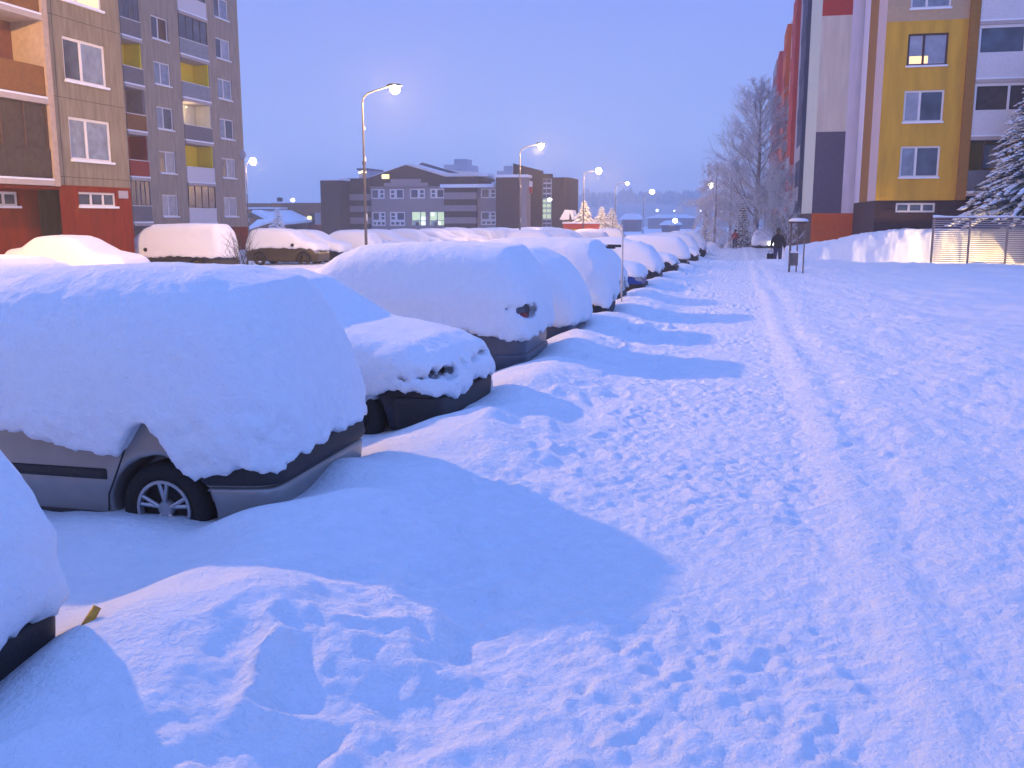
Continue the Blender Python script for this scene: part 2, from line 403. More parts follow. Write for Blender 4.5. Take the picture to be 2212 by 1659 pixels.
# ------------------------------------------------------------------ surface nets: implicit solids to meshes
def surface_nets(f, xs, ys, zs):
    nx, ny, nz = f.shape
    s = f < 0
    c = s[:-1, :-1, :-1].astype(np.int8)
    cnt = np.zeros((nx-1, ny-1, nz-1), np.int8)
    for a in (0, 1):
        for b in (0, 1):
            for d in (0, 1): cnt += s[a:nx-1+a, b:ny-1+b, d:nz-1+d]
    act = (cnt > 0) & (cnt < 8)
    I, J, K = np.nonzero(act)
    vid = np.full(act.shape, -1, np.int64); vid[I, J, K] = np.arange(len(I))
    P = np.zeros((len(I), 3)); W = np.zeros(len(I))
    corners = [(a, b, d) for a in (0, 1) for b in (0, 1) for d in (0, 1)]
    for p in corners:
        for ax in range(3):
            if p[ax]: continue
            q = list(p); q[ax] = 1
            fa = f[I+p[0], J+p[1], K+p[2]]; fb = f[I+q[0], J+q[1], K+q[2]]
            m = (fa < 0) != (fb < 0)
            t = np.where(m, fa/np.where(fa == fb, 1, fa-fb), 0)
            pt = np.tile(np.array(p, float), (len(I), 1)); pt[:, ax] += t
            P[m] += pt[m]; W[m] += 1
    P /= W[:, None]
    V = np.stack([xs[0]+(I+P[:, 0])*(xs[1]-xs[0]), ys[0]+(J+P[:, 1])*(ys[1]-ys[0]), zs[0]+(K+P[:, 2])*(zs[1]-zs[0])], 1)
    Fs = []
    for ax in range(3):
        sl0 = [slice(1, -1)]*3; sl0[ax] = slice(0, -1); sl1 = list(sl0); sl1[ax] = slice(1, None)
        a = s[tuple(sl0)]; b = s[tuple(sl1)]
        e = a != b
        i, j, k = np.nonzero(e)
        off = [1, 1, 1]; off[ax] = 0
        i = i+off[0]; j = j+off[1]; k = k+off[2]
        o = [x for x in range(3) if x != ax]
        def g(d0, d1):
            q = [i.copy(), j.copy(), k.copy()]; q[o[0]] -= d0; q[o[1]] -= d1
            return vid[q[0], q[1], q[2]]
        F = np.stack([g(0, 0), g(1, 0), g(1, 1), g(0, 1)], 1)
        ain = a[e]
        flip = ain if ax != 1 else ~ain
        F[flip] = F[flip][:, ::-1]
        # orientation: outward for a inside -> towards +axis
        Fs.append(F)
    F = np.concatenate(Fs)
    F = F[(F >= 0).all(1)]
    return V, F[:, ::-1]
def poly_sdf(px, pz, pts):
    d = np.full(px.shape, 1e9); s = np.ones(px.shape)
    n = len(pts)
    for i in range(n):
        ax, az = pts[i]; bx, bz = pts[(i+1) % n]
        ex, ez = bx-ax, bz-az
        wx, wz = px-ax, pz-az
        t = np.clip((wx*ex+wz*ez)/(ex*ex+ez*ez), 0, 1)
        d = np.minimum(d, (wx-ex*t)**2+(wz-ez*t)**2)
        c1 = pz >= az; c2 = pz < bz; c3 = ex*wz > ez*wx
        m = (c1 & c2 & c3) | (~c1 & ~c2 & ~c3)
        s = np.where(m, -s, s)
    return s*np.sqrt(d)
PROF = {   # side outlines, front at +x
 'hatch': (3.95, 1.70, [(1.90,.20),(1.97,.34),(1.98,.56),(1.90,.74),(1.72,.84),(1.05,.96),(.38,1.36),(.05,1.45),(-.60,1.48),(-1.25,1.44),(-1.62,1.28),(-1.86,.95),(-1.93,.80),(-1.97,.55),(-1.95,.30),(-1.85,.2)]),
 'egg': (3.85, 1.70, [(1.82,.20),(1.90,.34),(1.91,.56),(1.80,.76),(1.55,.88),(1.05,1.00),(.40,1.42),(.0,1.53),(-.60,1.56),(-1.25,1.52),(-1.60,1.40),(-1.82,1.02),(-1.88,.80),(-1.93,.55),(-1.92,.32),(-1.82,.2)]),
 'sedan': (4.45, 1.72, [(2.12,.20),(2.21,.34),(2.22,.54),(2.12,.70),(1.90,.80),(1.10,.92),(.42,1.32),(.10,1.40),(-.60,1.42),(-1.05,1.36),(-1.55,1.02),(-2.10,.97),(-2.19,.80),(-2.22,.55),(-2.2,.30),(-2.1,.2)]),
 'wagon': (4.45, 1.74, [(2.12,.20),(2.21,.34),(2.22,.56),(2.12,.72),(1.90,.82),(1.10,.96),(.45,1.38),(.10,1.47),(-.80,1.49),(-1.75,1.44),(-2.05,1.15),(-2.16,.90),(-2.21,.60),(-2.2,.30),(-2.1,.2)]),
 'van': (4.7, 1.85, [(2.22,.24),(2.33,.40),(2.34,.70),(2.22,.95),(1.72,1.10),(1.05,1.72),(.70,1.86),(-.60,1.90),(-2.05,1.87),(-2.27,1.60),(-2.33,.95),(-2.34,.55),(-2.33,.34),(-2.22,.24)]),
 'suv': (4.2, 1.76, [(2.0,.26),(2.08,.40),(2.09,.70),(1.98,.88),(1.05,1.05),(.50,1.50),(.20,1.62),(-.70,1.66),(-1.75,1.62),(-1.98,1.30),(-2.06,.95),(-2.08,.60),(-2.06,.38),(-1.96,.26)]),
}
class Shape:
    def __init__(s, typ, arches=True, tumble=.30):
        s.L, s.W, s.pts = PROF[typ]; s.typ = typ; s.arches = arches; s.tumble = tumble
        s.H = max(p[1] for p in s.pts); s.wb = s.L*.305
    def f(s, x, y, z, rnd=.16):
        g = np.broadcast_shapes(x.shape, z.shape)
        p = poly_sdf(np.broadcast_to(x, g), np.broadcast_to(z, g), s.pts)
        hl = s.L/2
        plan = 1-.15*(np.minimum(np.abs(x)/hl, 1.1))**5
        belt = .92 if s.typ not in ('van', 'suv') else 1.12
        wv = s.W/2*plan-s.tumble*np.maximum(z-belt, 0)-.10*np.maximum(.45-z, 0)+.02*np.sin(np.clip((z-.2)/.75, 0, 1)*math.pi)
        return smax(p, np.abs(y)-wv, rnd)
    def body(s, x, y, z):
        f = s.f(x, y, z, .13)
        if s.arches:
            for cx in (s.wb, -s.wb):
                c = np.sqrt((x-cx)**2+(z-.31)**2)-.365
                c = np.maximum(c, (s.W/2-.28)-np.abs(y))
                f = np.maximum(f, -c)
        return f
def grid3(b, res):
    xs, ys, zs = (np.arange(b[i][0], b[i][1]+res, res) for i in range(3))
    return xs, ys, zs, xs[:, None, None], ys[None, :, None], zs[None, None, :]
def net(name, fn, b, res, m, parent):
    xs, ys, zs, x, y, z = grid3(b, res)
    f = np.broadcast_to(fn(x, y, z), (len(xs), len(ys), len(zs)))
    V, F = surface_nets(f, xs, ys, zs)
    if len(F) == 0: print('EMPTY', name, b); return None
    return np_mesh(name, V, F, m, parent)
def boxf(x, y, z, b):
    return np.maximum(np.maximum(np.maximum(b[0][0]-x, x-b[0][1]), np.maximum(b[1][0]-y, y-b[1][1])), np.maximum(b[2][0]-z, z-b[2][1]))
def shell(name, S, box, off, res, m, parent, thick=.04, cut=None, rnd=.03):
    """a part that hugs the bodywork inside a box"""
    def fn(x, y, z):
        f = S.f(x, y, z, .13)
        b = boxf(x, y, z, box)
        r = smax(smax(f-off, b, rnd), -(f+thick), rnd*.5)
        if cut is not None: r = np.maximum(r, cut(x, y, z))
        return r
    b = [(box[i][0]-.06, box[i][1]+.06) for i in range(3)]
    lim = [(-S.L/2-.1, S.L/2+.1), (-S.W/2-.12, S.W/2+.12), (0, S.H+.1)]
    b = [(max(b[i][0], lim[i][0]), min(b[i][1], lim[i][1])) for i in range(3)]
    return net(name, fn, b, res, m, parent)

def wheel_parts(S, root, side_y, cx, r=.31, detail=True):
    sg = 1 if side_y > 0 else -1
    t = MB(); prof = [(.19, -.09), (.27, -.10), (r-.012, -.085), (r, -.05), (r, .05), (r-.012, .085), (.27, .10), (.19, .09), (.19, -.09)]
    t.lathe(prof, (cx, side_y-sg*.11, r), 'y', 32)
    wh = t.build('wheel', M['tyre'], root, smooth=True)
    if detail:
        q = MB(); yc = side_y-sg*.02
        q.lathe([(.195, -.02*sg), (.195, .012*sg), (.175, .012*sg), (.172, -.03*sg)], (cx, yc, r), 'y', 32)
        q.lathe([(.001, .0), (.045, .0), (.055, -.02*sg), (.055, -.05*sg)], (cx, yc, r), 'y', 20)
        for k in range(5):
            a = 2*math.pi*k/5+.3
            for da in (-.16, .16):
                p0 = (cx+.045*math.cos(a), yc-.012*sg, r+.045*math.sin(a)); p1 = (cx+.178*math.cos(a+da), yc-.004*sg, r+.178*math.sin(a+da))
                q.tube([p0, p1], .014, 6)
        q.build('rim', M['rim'], wh, smooth=False)
        d = MB(); d.lathe([(.001, -.06*sg), (.18, -.06*sg)], (cx, yc, r), 'y', 24); d.build('brake_disc', M['black'], wh)
    return wh

def make_car(typ, paint, loc, yaw, label, group=None, res=.05, top=.22, side=.07, edge=None, seed=0,
             nose_edge=.62, side_edge=.72, lumps=.018, wheels='both', parts=(), detail=False, name='parked_car', bodyres=None, sedge=.06, cat='car', rnd=.30):
    S = Shape(typ)
    root = empty(name, loc, yaw); tag(root, label, cat, group)
    hl, hw = S.L/2, S.W/2
    bodyres = bodyres or res
    net('body', S.body, [(-hl-.08, hl+.08), (-hw-.08, hw+.08), (.12, S.H+.08)], bodyres, M[paint], root)
    # lying snow: shifted roof line, thinner crust on the sides, ragged lower edge
    r = np.random.RandomState(seed+100); o1, o2 = r.uniform(0, 50, 2)
    def sn(x, y, z):
        fa = S.f(x, y, z-top, rnd)-.03
        fb = S.f(x, y, z, rnd*.85)-side
        fc = S.f(x, y, z-top*.5, rnd+.02)-side*.7
        f = smin(smin(fa, fc, .12), fb, .14)
        low = 1-.75*sstep(.8, 1.15, z)
        f = f+lumps*.55*fbm3(x*2.2+o1, y*2.2+o2, z*2.2, 2, seed)+lumps*low*(.9*noise3(x*9+o2, y*9, z*9, seed+5)+(.75*noise3(x*20+o2, y*20, z*20, seed+6) if res < .04 else 0))
        if res < .04: f = f+.0035*noise3(x*30, y*30, z*30, seed+7)
        if edge is None:
            e = side_edge+(nose_edge-side_edge)*sstep(hl-.5, hl-.12, np.abs(x))+.08*np.minimum(0, 0*x)
        else: e = edge(x, y)
        e = e+sedge*noise2(x*1.9+o1, y*1.9+o2, seed+1)+sedge*.6*noise2(x*6.5+o2, y*6.5, seed+2)+sedge*.45*noise2(x*14, y*14, seed+3)+(sedge*.45*noise2(x*27, y*27, seed+4) if res < .04 else 0)
        return smax(f, e-z, .05)
    net('snow_cover', sn, [(-hl-.26, hl+.26), (-hw-.26, hw+.26), (.2, S.H+top+.22)], res, M['fluff'], root)
    if wheels:
        for sy in ((1, -1) if wheels == 'both' else (wheels,)):
            for cx in (S.wb, -S.wb): wheel_parts(S, root, sy*(hw-.01), cx, detail=detail)
    pr = min(res, .03)
    for p in parts:
        if p == 'rear_bumper': shell('bumper', S, [(-hl-.1, -hl+.42), (-hw-.1, hw+.1), (.20, .58)], .035, pr, M['black'], root)
        if p == 'front_bumper': shell('bumper', S, [(hl-.42, hl+.1), (-hw-.1, hw+.1), (.20, .55)], .035, pr, M['black'], root)
        if p == 'rear_low': shell('bumper', S, [(-hl-.1, -hl+.42), (-hw-.1, hw+.1), (.20, .46)], .03, pr, M[paint], root)
        if p == 'tail_lamps':
            for s_ in (1, -1):
                a = sorted((s_*(hw-.42), s_*(hw+.1))); shell('tail_lamp', S, [(-hl-.1, -hl+.30), a, (.80, 1.0)], .015, pr, M['redlens'], root)
        if p == 'head_lamps':
            for s_ in (1, -1):
                a = sorted((s_*(hw-.50), s_*(hw-.06))); shell('headlight', S, [(hl-.4, hl+.1), a, (.60, .76)], .015, pr, M['clearlens'], root)
        if p == 'glass': shell('side_window', S, [(-hl+.5, hl-1.3), (-hw-.1, hw+.1), (.98 if typ not in ('van', 'suv') else 1.15, S.H-.12)], .012, pr, M['glass'], root)
        if p == 'rear_plate': MB().box((-hl-.055, -.26, .36), (-hl-.02, .26, .47)).build('number_plate', M['plate'], root)
        if p == 'front_plate': MB().box((hl+.02, -.26, .32), (hl+.055, .26, .43)).build('number_plate', M['plate'], root)
        if p == 'mirrors':
            for s_ in (1, -1):
                b = MB(); b.lathe([(.001, -.1), (.06, -.09), (.085, -.03), (.085, .03), (.06, .09), (.001, .1)], (S.L*.18, s_*(hw+.1), 1.0), 'y', 12)
                b.build('wing_mirror', M['black'], root, smooth=True)
    return root
# ------------------------------------------------------------------ cars
PROF['egg'] = (3.85, 1.70, [(1.82,.20),(1.90,.34),(1.91,.56),(1.80,.76),(1.55,.88),(1.05,1.00),(.40,1.40),(.0,1.50),(-.60,1.53),(-1.30,1.52),(-1.66,1.44),(-1.82,1.10),(-1.88,.80),(-1.93,.55),(-1.92,.32),(-1.82,.2)])
GA = 'snow-covered cars parked nose or tail to the footpath'
PI = math.pi
# silver hatchback beside the camera
def e1(x, y):
    side = np.interp(x, [-1.95, -1.70, -1.42, -1.36, -1.20, -1.08, -.95, -.84, -.4, .0, .6, 1.9],
                        [.66, .60, .62, .70, .90, .92, .70, .68, .80, .84, .86, .8])
    rear = np.interp(y, [-.9, .3, .9], [.72, .66, .58])
    k = sstep(-1.75, -1.95, x)
    return side*(1-k)+rear*k
c1 = make_car('egg', 'silver', (-4.74, 6.12, -.09), PI, 'silver hatchback under thick snow, rear wheel and lower door bare, beside the path', GA,
              res=.022, bodyres=.022, top=.30, side=.12, edge=e1, seed=1, lumps=.022, detail=True, sedge=.04, rnd=.46)
S1 = Shape('egg'); hl = S1.L/2; hw = S1.W/2
shell('bumper', S1, [(-hl-.1, -1.36), (-hw-.1, hw+.1), (.20, .49)], .030, .022, M['silver'], c1, cut=lambda x, y, z: .375-np.sqrt((x+S1.wb)**2+(z-.31)**2))
shell('bumper_strip', S1, [(-hl-.12, -1.42), (-hw-.12, hw+.12), (.50, .68)], .046, .022, M['black'], c1, cut=lambda x, y, z: .385-np.sqrt((x+S1.wb)**2+(z-.31)**2))
shell('door_moulding', S1, [(-.80, .75), (.5, hw+.1), (.50, .575)], .026, .016, M['black'], c1)
shell('sill', S1, [(-.82, .82), (.5, hw+.1), (.20, .27)], .015, .02, M['black'], c1)
sm_ = MB(); sm_.tube([(-.97, hw+.012, .80), (-.93, hw+.017, .68), (-.86, hw+.02, .52), (-.80, hw+.014, .40), (-.78, hw-.004, .28)], .006, 6); sm_.build('door_seam', M['black'], c1)
shell('tail_lamp', S1, [(-hl-.1, -hl+.3), (.45, hw+.1), (.85, 1.15)], .012, .03, M['redlens'], c1)

def e0(x, y): return np.interp(x, [-1.95, -1.6, -1.2, 0, 1.9], [.56, .62, .72, .75, .7])
c0 = make_car('hatch', 'darkpaint', (-4.69, 2.48, -.08), PI, 'snow-covered car cut off at left, only white corner and black bumper showing', GA,
              res=.032, top=.2, side=.09, edge=e0, seed=2, parts=('rear_bumper', 'tail_lamps'))
def e2(x, y):
    side = np.interp(x, [-2.2, 0, .8, 1.4, 1.75, 2.2], [.7, .70, .58, .42, .57, .56]); return side
def holed(holes):
    def wrap(mk): return mk
    return wrap
_old = net
HOLES = []
def net(name, fn, b, res, m, parent):      # lets some snow covers have gaps where glass or lamps show through
    if name == 'snow_cover' and HOLES:
        hs = list(HOLES)
        def fn2(x, y, z):
            f = fn(x, y, z)
            for (cx, cy, cz, rx, ry, rz, rag) in hs:
                d = np.sqrt(((x-cx)/rx)**2+((y-cy)/ry)**2+((z-cz)/rz)**2)-1
                d = d*min(rx, ry, rz)+rag*fbm3(x*13, y*13, z*13, 2, 3)
                f = smax(f, -d, .03)
            return f
        return _old(name, fn2, b, res, m, parent)
    return _old(name, fn, b, res, m, parent)
HOLES[:] = [(2.12, -.50, .75, .34, .34, .055, .055), (2.26, .16, .775, .18, .15, .026, .012), (2.24, .50, .80, .18, .12, .026, .012)]
c2 = make_car('sedan', 'darkpaint', (-4.76, 9.12, -.08), -.08, 'black saloon with snow-heaped bonnet and bare dark front bumper, second from the camera', GA,
              res=.03, top=.20, side=.07, edge=e2, seed=3, parts=('front_bumper', 'head_lamps'))
MB().box((2.17, .25, .34), (2.235, .77, .46)).build('number_plate', M['plate'], c2)
b_ = MB()
for (p, q) in (((.86, -.55, 1.06), (.96, .05, 1.05)), ((.80, .05, 1.09), (.98, .62, 1.03))):
    b_.tube([p, ((p[0]+q[0])/2+.04, (p[1]+q[1])/2, 1.17), q], .012, 6)
b_.build('wiper', M['black'], c2)
HOLES[:] = [(-2.05, .70, 1.02, .20, .30, .085, .04)]
c3 = make_car('suv', 'greypaint', (-4.66, 12.62, -.10), PI, 'grey estate under smooth snow with one tail lamp peeping through', GA,
              res=.034, top=.17, side=.10, edge=lambda x, y: .68+.03*np.sin(x*3)+0*y, seed=4, parts=('rear_low', 'tail_lamps', 'glass'))
HOLES[:] = []
c4 = make_car('hatch', 'greypaint', (-4.42, 15.42, -.12), PI, 'wholly white snow-buried hatchback peeping out behind the grey estate', GA,
              res=.045, top=.26, side=.12, side_edge=.62, nose_edge=.56, seed=5, parts=('rear_low',))
HOLES[:] = [(-2.2, -.55, .62, .25, .25, .10, .06)]
c5 = make_car('suv', 'darkpaint', (-4.42, 18.5, -.13), PI, 'tall snow-covered car with an upright tail and black bumper, fifth from the camera', GA,
              res=.045, top=.14, side=.08, side_edge=.74, nose_edge=.68, lumps=.034, sedge=.11, seed=6, parts=('rear_bumper',))
HOLES[:] = [(-2.2, .1, .72, .32, .75, .17, .12), (-2.0, .75, .78, .4, .3, .14, .1)]
c6 = make_car('wagon', 'whitepaint', (-4.70, 21.9, -.16), PI, 'pale estate with its tail lamps half cleared of snow behind the frosted stake', GA,
              res=.05, top=.18, side=.06, side_edge=.72, nose_edge=.66, lumps=.034, sedge=.12, seed=7, parts=('tail_lamps', 'rear_bumper', 'rear_plate', 'glass'))
MB().tube([(-2.1, -.55, 1.60), (.5, -.55, 1.63)], .035, 6).tube([(-2.1, .55, 1.60), (.5, .55, 1.63)], .035, 6).build('roof_rail', M['black'], c6)
HOLES[:] = [(.9, .0, 1.22, .5, .9, .10, .08), (2.2, -.1, .62, .35, .6, .16, .10)]
c7 = make_car('hatch', 'bluepaint', (-4.35, 26.3, -.2), 0, 'blue hatchback with a snow-capped roof and bare windscreen edge', GA,
              res=.055, top=.2, side=.05, side_edge=.78, nose_edge=.70, seed=8, parts=('head_lamps', 'front_bumper'))
HOLES[:] = []
c8 = make_car('hatch', 'darkpaint', (-4.30, 31.2, -.26), PI, 'rounded snow-domed hatchback with dark bumper beyond the blue car', GA,
              res=.06, top=.13, side=.06, side_edge=.78, nose_edge=.72, lumps=.04, sedge=.12, seed=9, parts=('rear_bumper',))
c9 = make_car('sedan', 'darkpaint', (-4.30, 36.2, -.24), 0, 'dark saloon whose snow-laden bonnet slopes down to a black front', GA,
              res=.07, top=.16, side=.05, side_edge=.80, nose_edge=.70, lumps=.035, sedge=.12, seed=10, parts=('front_bumper', 'mirrors'))
c10 = make_car('wagon', 'darkpaint', (-4.1, 40.8, -.36), PI, 'dark estate with white roof beyond the black saloon', GA,
               res=.08, top=.2, side=.05, side_edge=.80, nose_edge=.75, seed=11, parts=('rear_bumper',))
far_labels = ['snow-capped car at the far end of the footpath row, first past the dark estate',
              'snow-capped car at the far end of the footpath row, second past the dark estate',
              'snow-capped car at the far end of the footpath row, third past the dark estate',
              'last snow-capped car of the footpath row, by the crossing drive']
for i, (y, src) in enumerate(((46.0, c9), (51.5, c8), (57.5, c9), (64.5, c8))):
    c = copy_tree(src); c.location = (-3.9, y, slope(y)+.03); c['label'] = far_labels[i]
# middle row
GB = 'snow-covered cars in the middle of the car park'
cb = make_car('hatch', 'darkpaint', (-10.4, 12.2, -.22), 0, 'snow-covered car in blue shade just behind the silver hatchback', GB, res=.06, top=.24, side=.10, seed=12, side_edge=.6)
# far rows: four kinds, then copies
GC = 'snow-covered cars in the far row under the street lamps'
hA = make_car('sedan', 'darkpaint', (-21.2, 27.6, -.12), 0, 'smoothly domed snow-covered car in front of the red plinth', GC, res=.07, top=.19, side=.08, seed=13, side_edge=.55, nose_edge=.5)
hB = make_car('van', 'darkpaint', (-22.9, 36.2, -.22), PI, 'tall snow-plastered van left of the dark hatchback in the far row', GC, res=.06, top=.13, side=.07, seed=14, side_edge=.72, nose_edge=.66, lumps=.02, parts=('rear_bumper', 'mirrors'))
hC = make_car('egg', 'brownpaint', (-21.5, 43.6, -.22), 0, 'dark olive hatchback with bare doors and snow-white roof in the far row', GC, res=.06, top=.24, side=.05, seed=15, side_edge=.82, nose_edge=.72, parts=('mirrors', 'head_lamps'))
hD = make_car('hatch', 'darkpaint', (-21.6, 46.6, -.27), 0, 'snow-covered car tucked right behind the olive hatchback', GC, res=.07, top=.24, side=.08, seed=16, side_edge=.66, nose_edge=.6, parts=('mirrors',))
w1 = copy_tree(hD); w1.location = (-22.6, 22.6, -.15); w1['label'] = 'snow-covered car at the left edge before the red plinth'
rr_ = random.Random(4)
ys = 49.6; n_ = 0
near_l = ['third snow-covered car right of the van in the far row', 'fourth snow-covered car right of the van in the far row', 'fifth snow-covered car right of the van in the far row', 'sixth snow-covered car right of the van in the far row']
while ys < 118:
    src = rr_.choice([hA, hD, hD, hC, hA])
    c = copy_tree(src); c.location = (-20.9+rr_.uniform(-.35, .35), ys, slope(ys)+.04); c.rotation_euler.z = (0 if rr_.random() < .6 else PI)+rr_.uniform(-.03, .03)
    if n_ < 4: c['label'] = near_l[n_]
    else:
        c['label'] = 'snow-covered car in the distant run of the far row, before the grey school'; c['group'] = 'distant snow-covered cars before the grey school'
    n_ += 1; ys += rr_.choice([2.8, 2.9, 3.1, 3.3])
for i, y in enumerate((52.0, 55.2, 58.6, 66.0, 70.0, 76.0, 84.0)):
    c = copy_tree([hD, hA, hC, hD, hA, hD, hA][i]); c.location = (-10.4+rr_.uniform(-.3, .3), y, slope(y)+.04); c.rotation_euler.z = (0, PI, 0, PI, 0, PI, 0)[i]
    c['label'] = 'snow-covered car far off in the middle row, left of the lamp posts'; c['group'] = 'distant cars in the middle row'
c = copy_tree(hD); c.location = (-33, 66, slope(66)); c['label'] = 'small snow-covered car glimpsed right of the tall flats'; c['group'] = 'cars beside the flats'
# car coming towards the camera on the crossing drive, and one with its lights on behind the fence
cx_ = make_car('egg', 'darkpaint', (2.35, 86, slope(86)-.1), -PI/2, 'snow-covered car coming towards the camera with one headlight lit, beyond the two walkers', 'cars under way', res=.06, top=.14, side=.08, seed=20, side_edge=.45, nose_edge=.42, name='moving_car')
def head_light(root, x, y, z, power, r, aim=None):
    m = MB(); m.lathe([(.001, .0), (r*.8, .01), (r, -.02), (r*.9, -.06)], (0, 0, 0), 'y', 14)
    o = m.build('headlight', mat('lit_headlight', (.9, .9, .8), .3, emit=(1, .93, .75), es=6), root, smooth=True)
    x += .36
    o.location = (x, y, z); o.rotation_euler.z = -PI/2
    if power:
        ld = bpy.data.lights.new('headlight_beam', 'SPOT'); ld.energy = power; ld.color = (1, .66, .28); ld.spot_size = R(62); ld.spot_blend = .8; ld.shadow_soft_size = .08
        lo = bpy.data.objects.new('headlight_beam', ld); col.objects.link(lo); lo.parent = root; lo.location = (x+.12, y, z)
        lo.rotation_euler = (R(90)-R(5), 0, -PI/2)
    return o
head_light(cx_, 1.80, .62, .62, 25, .20)
cf = make_car('hatch', 'greypaint', (18.4, 46.5, -.2), PI-.13, 'snow-dusted car with its headlights on behind the slatted fence', 'cars under way', res=.08, top=.14, side=.05, seed=21, side_edge=.7, nose_edge=.55, name='moving_car')
head_light(cf, 1.95, .55, .66, 4200, .10); head_light(cf, 1.95, -.55, .66, 4200, .10)
print('cars done')

# ------------------------------------------------------------------ street lamps
def lamp_post(h, arm, label, group, loc, rz=0, power=LAMP_W, glow=.21, es=40, detail=True, name='street_lamp'):
    root = empty(name, loc, rz); tag(root, label, 'street lamp', group)
    p = MB(); p.tube([(0, 0, -.3), (0, 0, 1.1)], [.085, .085], 12); p.tube([(0, 0, 1.1), (0, 0, h*.62)], [.062, .055], 12)
    p.tube([(0, 0, h*.62), (0, 0, h-.45), (.05, 0, h-.2), (.22, 0, h-.04)], [.042, .036, .034, .032], 10)
    p.lathe([(.075, -.06), (.075, .06)], (0, 0, h*.62)); p.lathe([(.1, -.05), (.1, .05)], (0, 0, 1.1))
    p.build('pole', M['steel'], root, smooth=False)
    f = MB(); f.tube([(.055, .0, h*.3), (.055, 0, h*.34)], .03, 6); f.tube([(.05, .0, h*.62+.05), (.055, 0, h*.62+.24)], .035, 6); f.tube([(.045, 0, h*.8), (.045, 0, h*.8+.1)], .03, 6)
    f.build('frost_patch', M['fluff'], root)
    a = MB(); a.tube([(.20, 0, h-.045), (arm*.6, 0, h+.12), (arm-.05, 0, h+.22)], [.032, .028, .026], 8); a.build('arm', M['steel'], root)
    q = MB(); q.lathe([(.001, .10), (.12, .09), (.19, .03), (.20, -.02), (.17, -.03)], (0, 0, 0), 'z', 16)
    hd = q.build('lamp_head', M['steel'], root, smooth=True); hd.location = (arm+.12, 0, h+.24); hd.scale = (1.7, .9, 1)
    b = MB(); b.lathe([(.001, .17), (.09, .145), (.145, .09), (.17, 0), (.145, -.09), (.09, -.145), (.001, -.17)], (0, 0, 0), 'z', 16)
    bm_ = bpy.data.materials.get('lit_lamp_bowl') or mat('lit_lamp_bowl', (1, .9, .7), .3, emit=(1, .80, .45), es=es)
    bo = b.build('lamp_bowl', bm_, root, smooth=True); bo.location = (arm+.16, 0, h+.235-.10); bo.scale = (glow/.17, glow/.17, glow/.17)
    if power:
        ld = bpy.data.lights.new('lamp_light', 'POINT'); ld.energy = power; ld.color = LAMP_COL; ld.shadow_soft_size = .18
        lo = bpy.data.objects.new('lamp_light', ld); col.objects.link(lo); lo.parent = root; lo.location = (arm+.16, 0, h-.20)
    return root
GL = 'street lamps standing in a row down the car park'
lamp_post(10.3, 1.25, 'street lamp beyond the left edge that lights the near car park', GL, (-20.8, 15.0, -.1), power=LAMP_W*5.2)
lamp_post(7.35, 1.2, 'tallest-looking lit street lamp, curved arm, in front of the left end of the school', GL, (-15.0, 37.6, -.25), R(8))
lamp_post(7.35, 1.3, 'second lit street lamp, in front of the school\'s dark tower', GL, (-14.9, 66.5, -.45), R(6))
lamp_post(7.2, 1.3, 'third lit street lamp, above the yellow-lit firs', GL, (-14.9, 95.5, -.7), R(6), power=LAMP_W*1.9, glow=.30)
lamp_post(7.1, 1.3, 'fourth lit street lamp, right of the yellow-lit firs', GL, (-14.9, 121.6, -.9), power=LAMP_W*.6)
lamp_post(7.1, 1.2, 'fifth lit street lamp, thin and hazy above the far snowy field', GL, (-14.6, 156, -1.1), power=LAMP_W*.5, glow=.36)
lamp_post(8.0, .5, 'small lit street lamp against the left side of the frosted birches', 'distant street lamps', (-4.6, 150, -1.2), power=LAMP_W*.5, glow=.36)
x_, z_ = onY(545, 349, 84); lamp_post(z_+.6, .6, 'lit street lamp just right of the tall flats', 'distant street lamps', (x_-.7, 84, -.7), power=LAMP_W*.8, glow=.33)
x_, z_ = onY(632, 431, 200); lamp_post(z_+1.2, .6, 'lit street lamp showing above the flat roof of the orange building', 'distant street lamps', (x_-.7, 200, -1.5), power=0, glow=.4)
x_, z_ = onY(1458, 476, 190); lamp_post(z_+1.2, .5, 'low white street lamp shining near the ground of the far field', 'distant street lamps', (x_-.6, 190, -1.4), power=200, glow=.42)
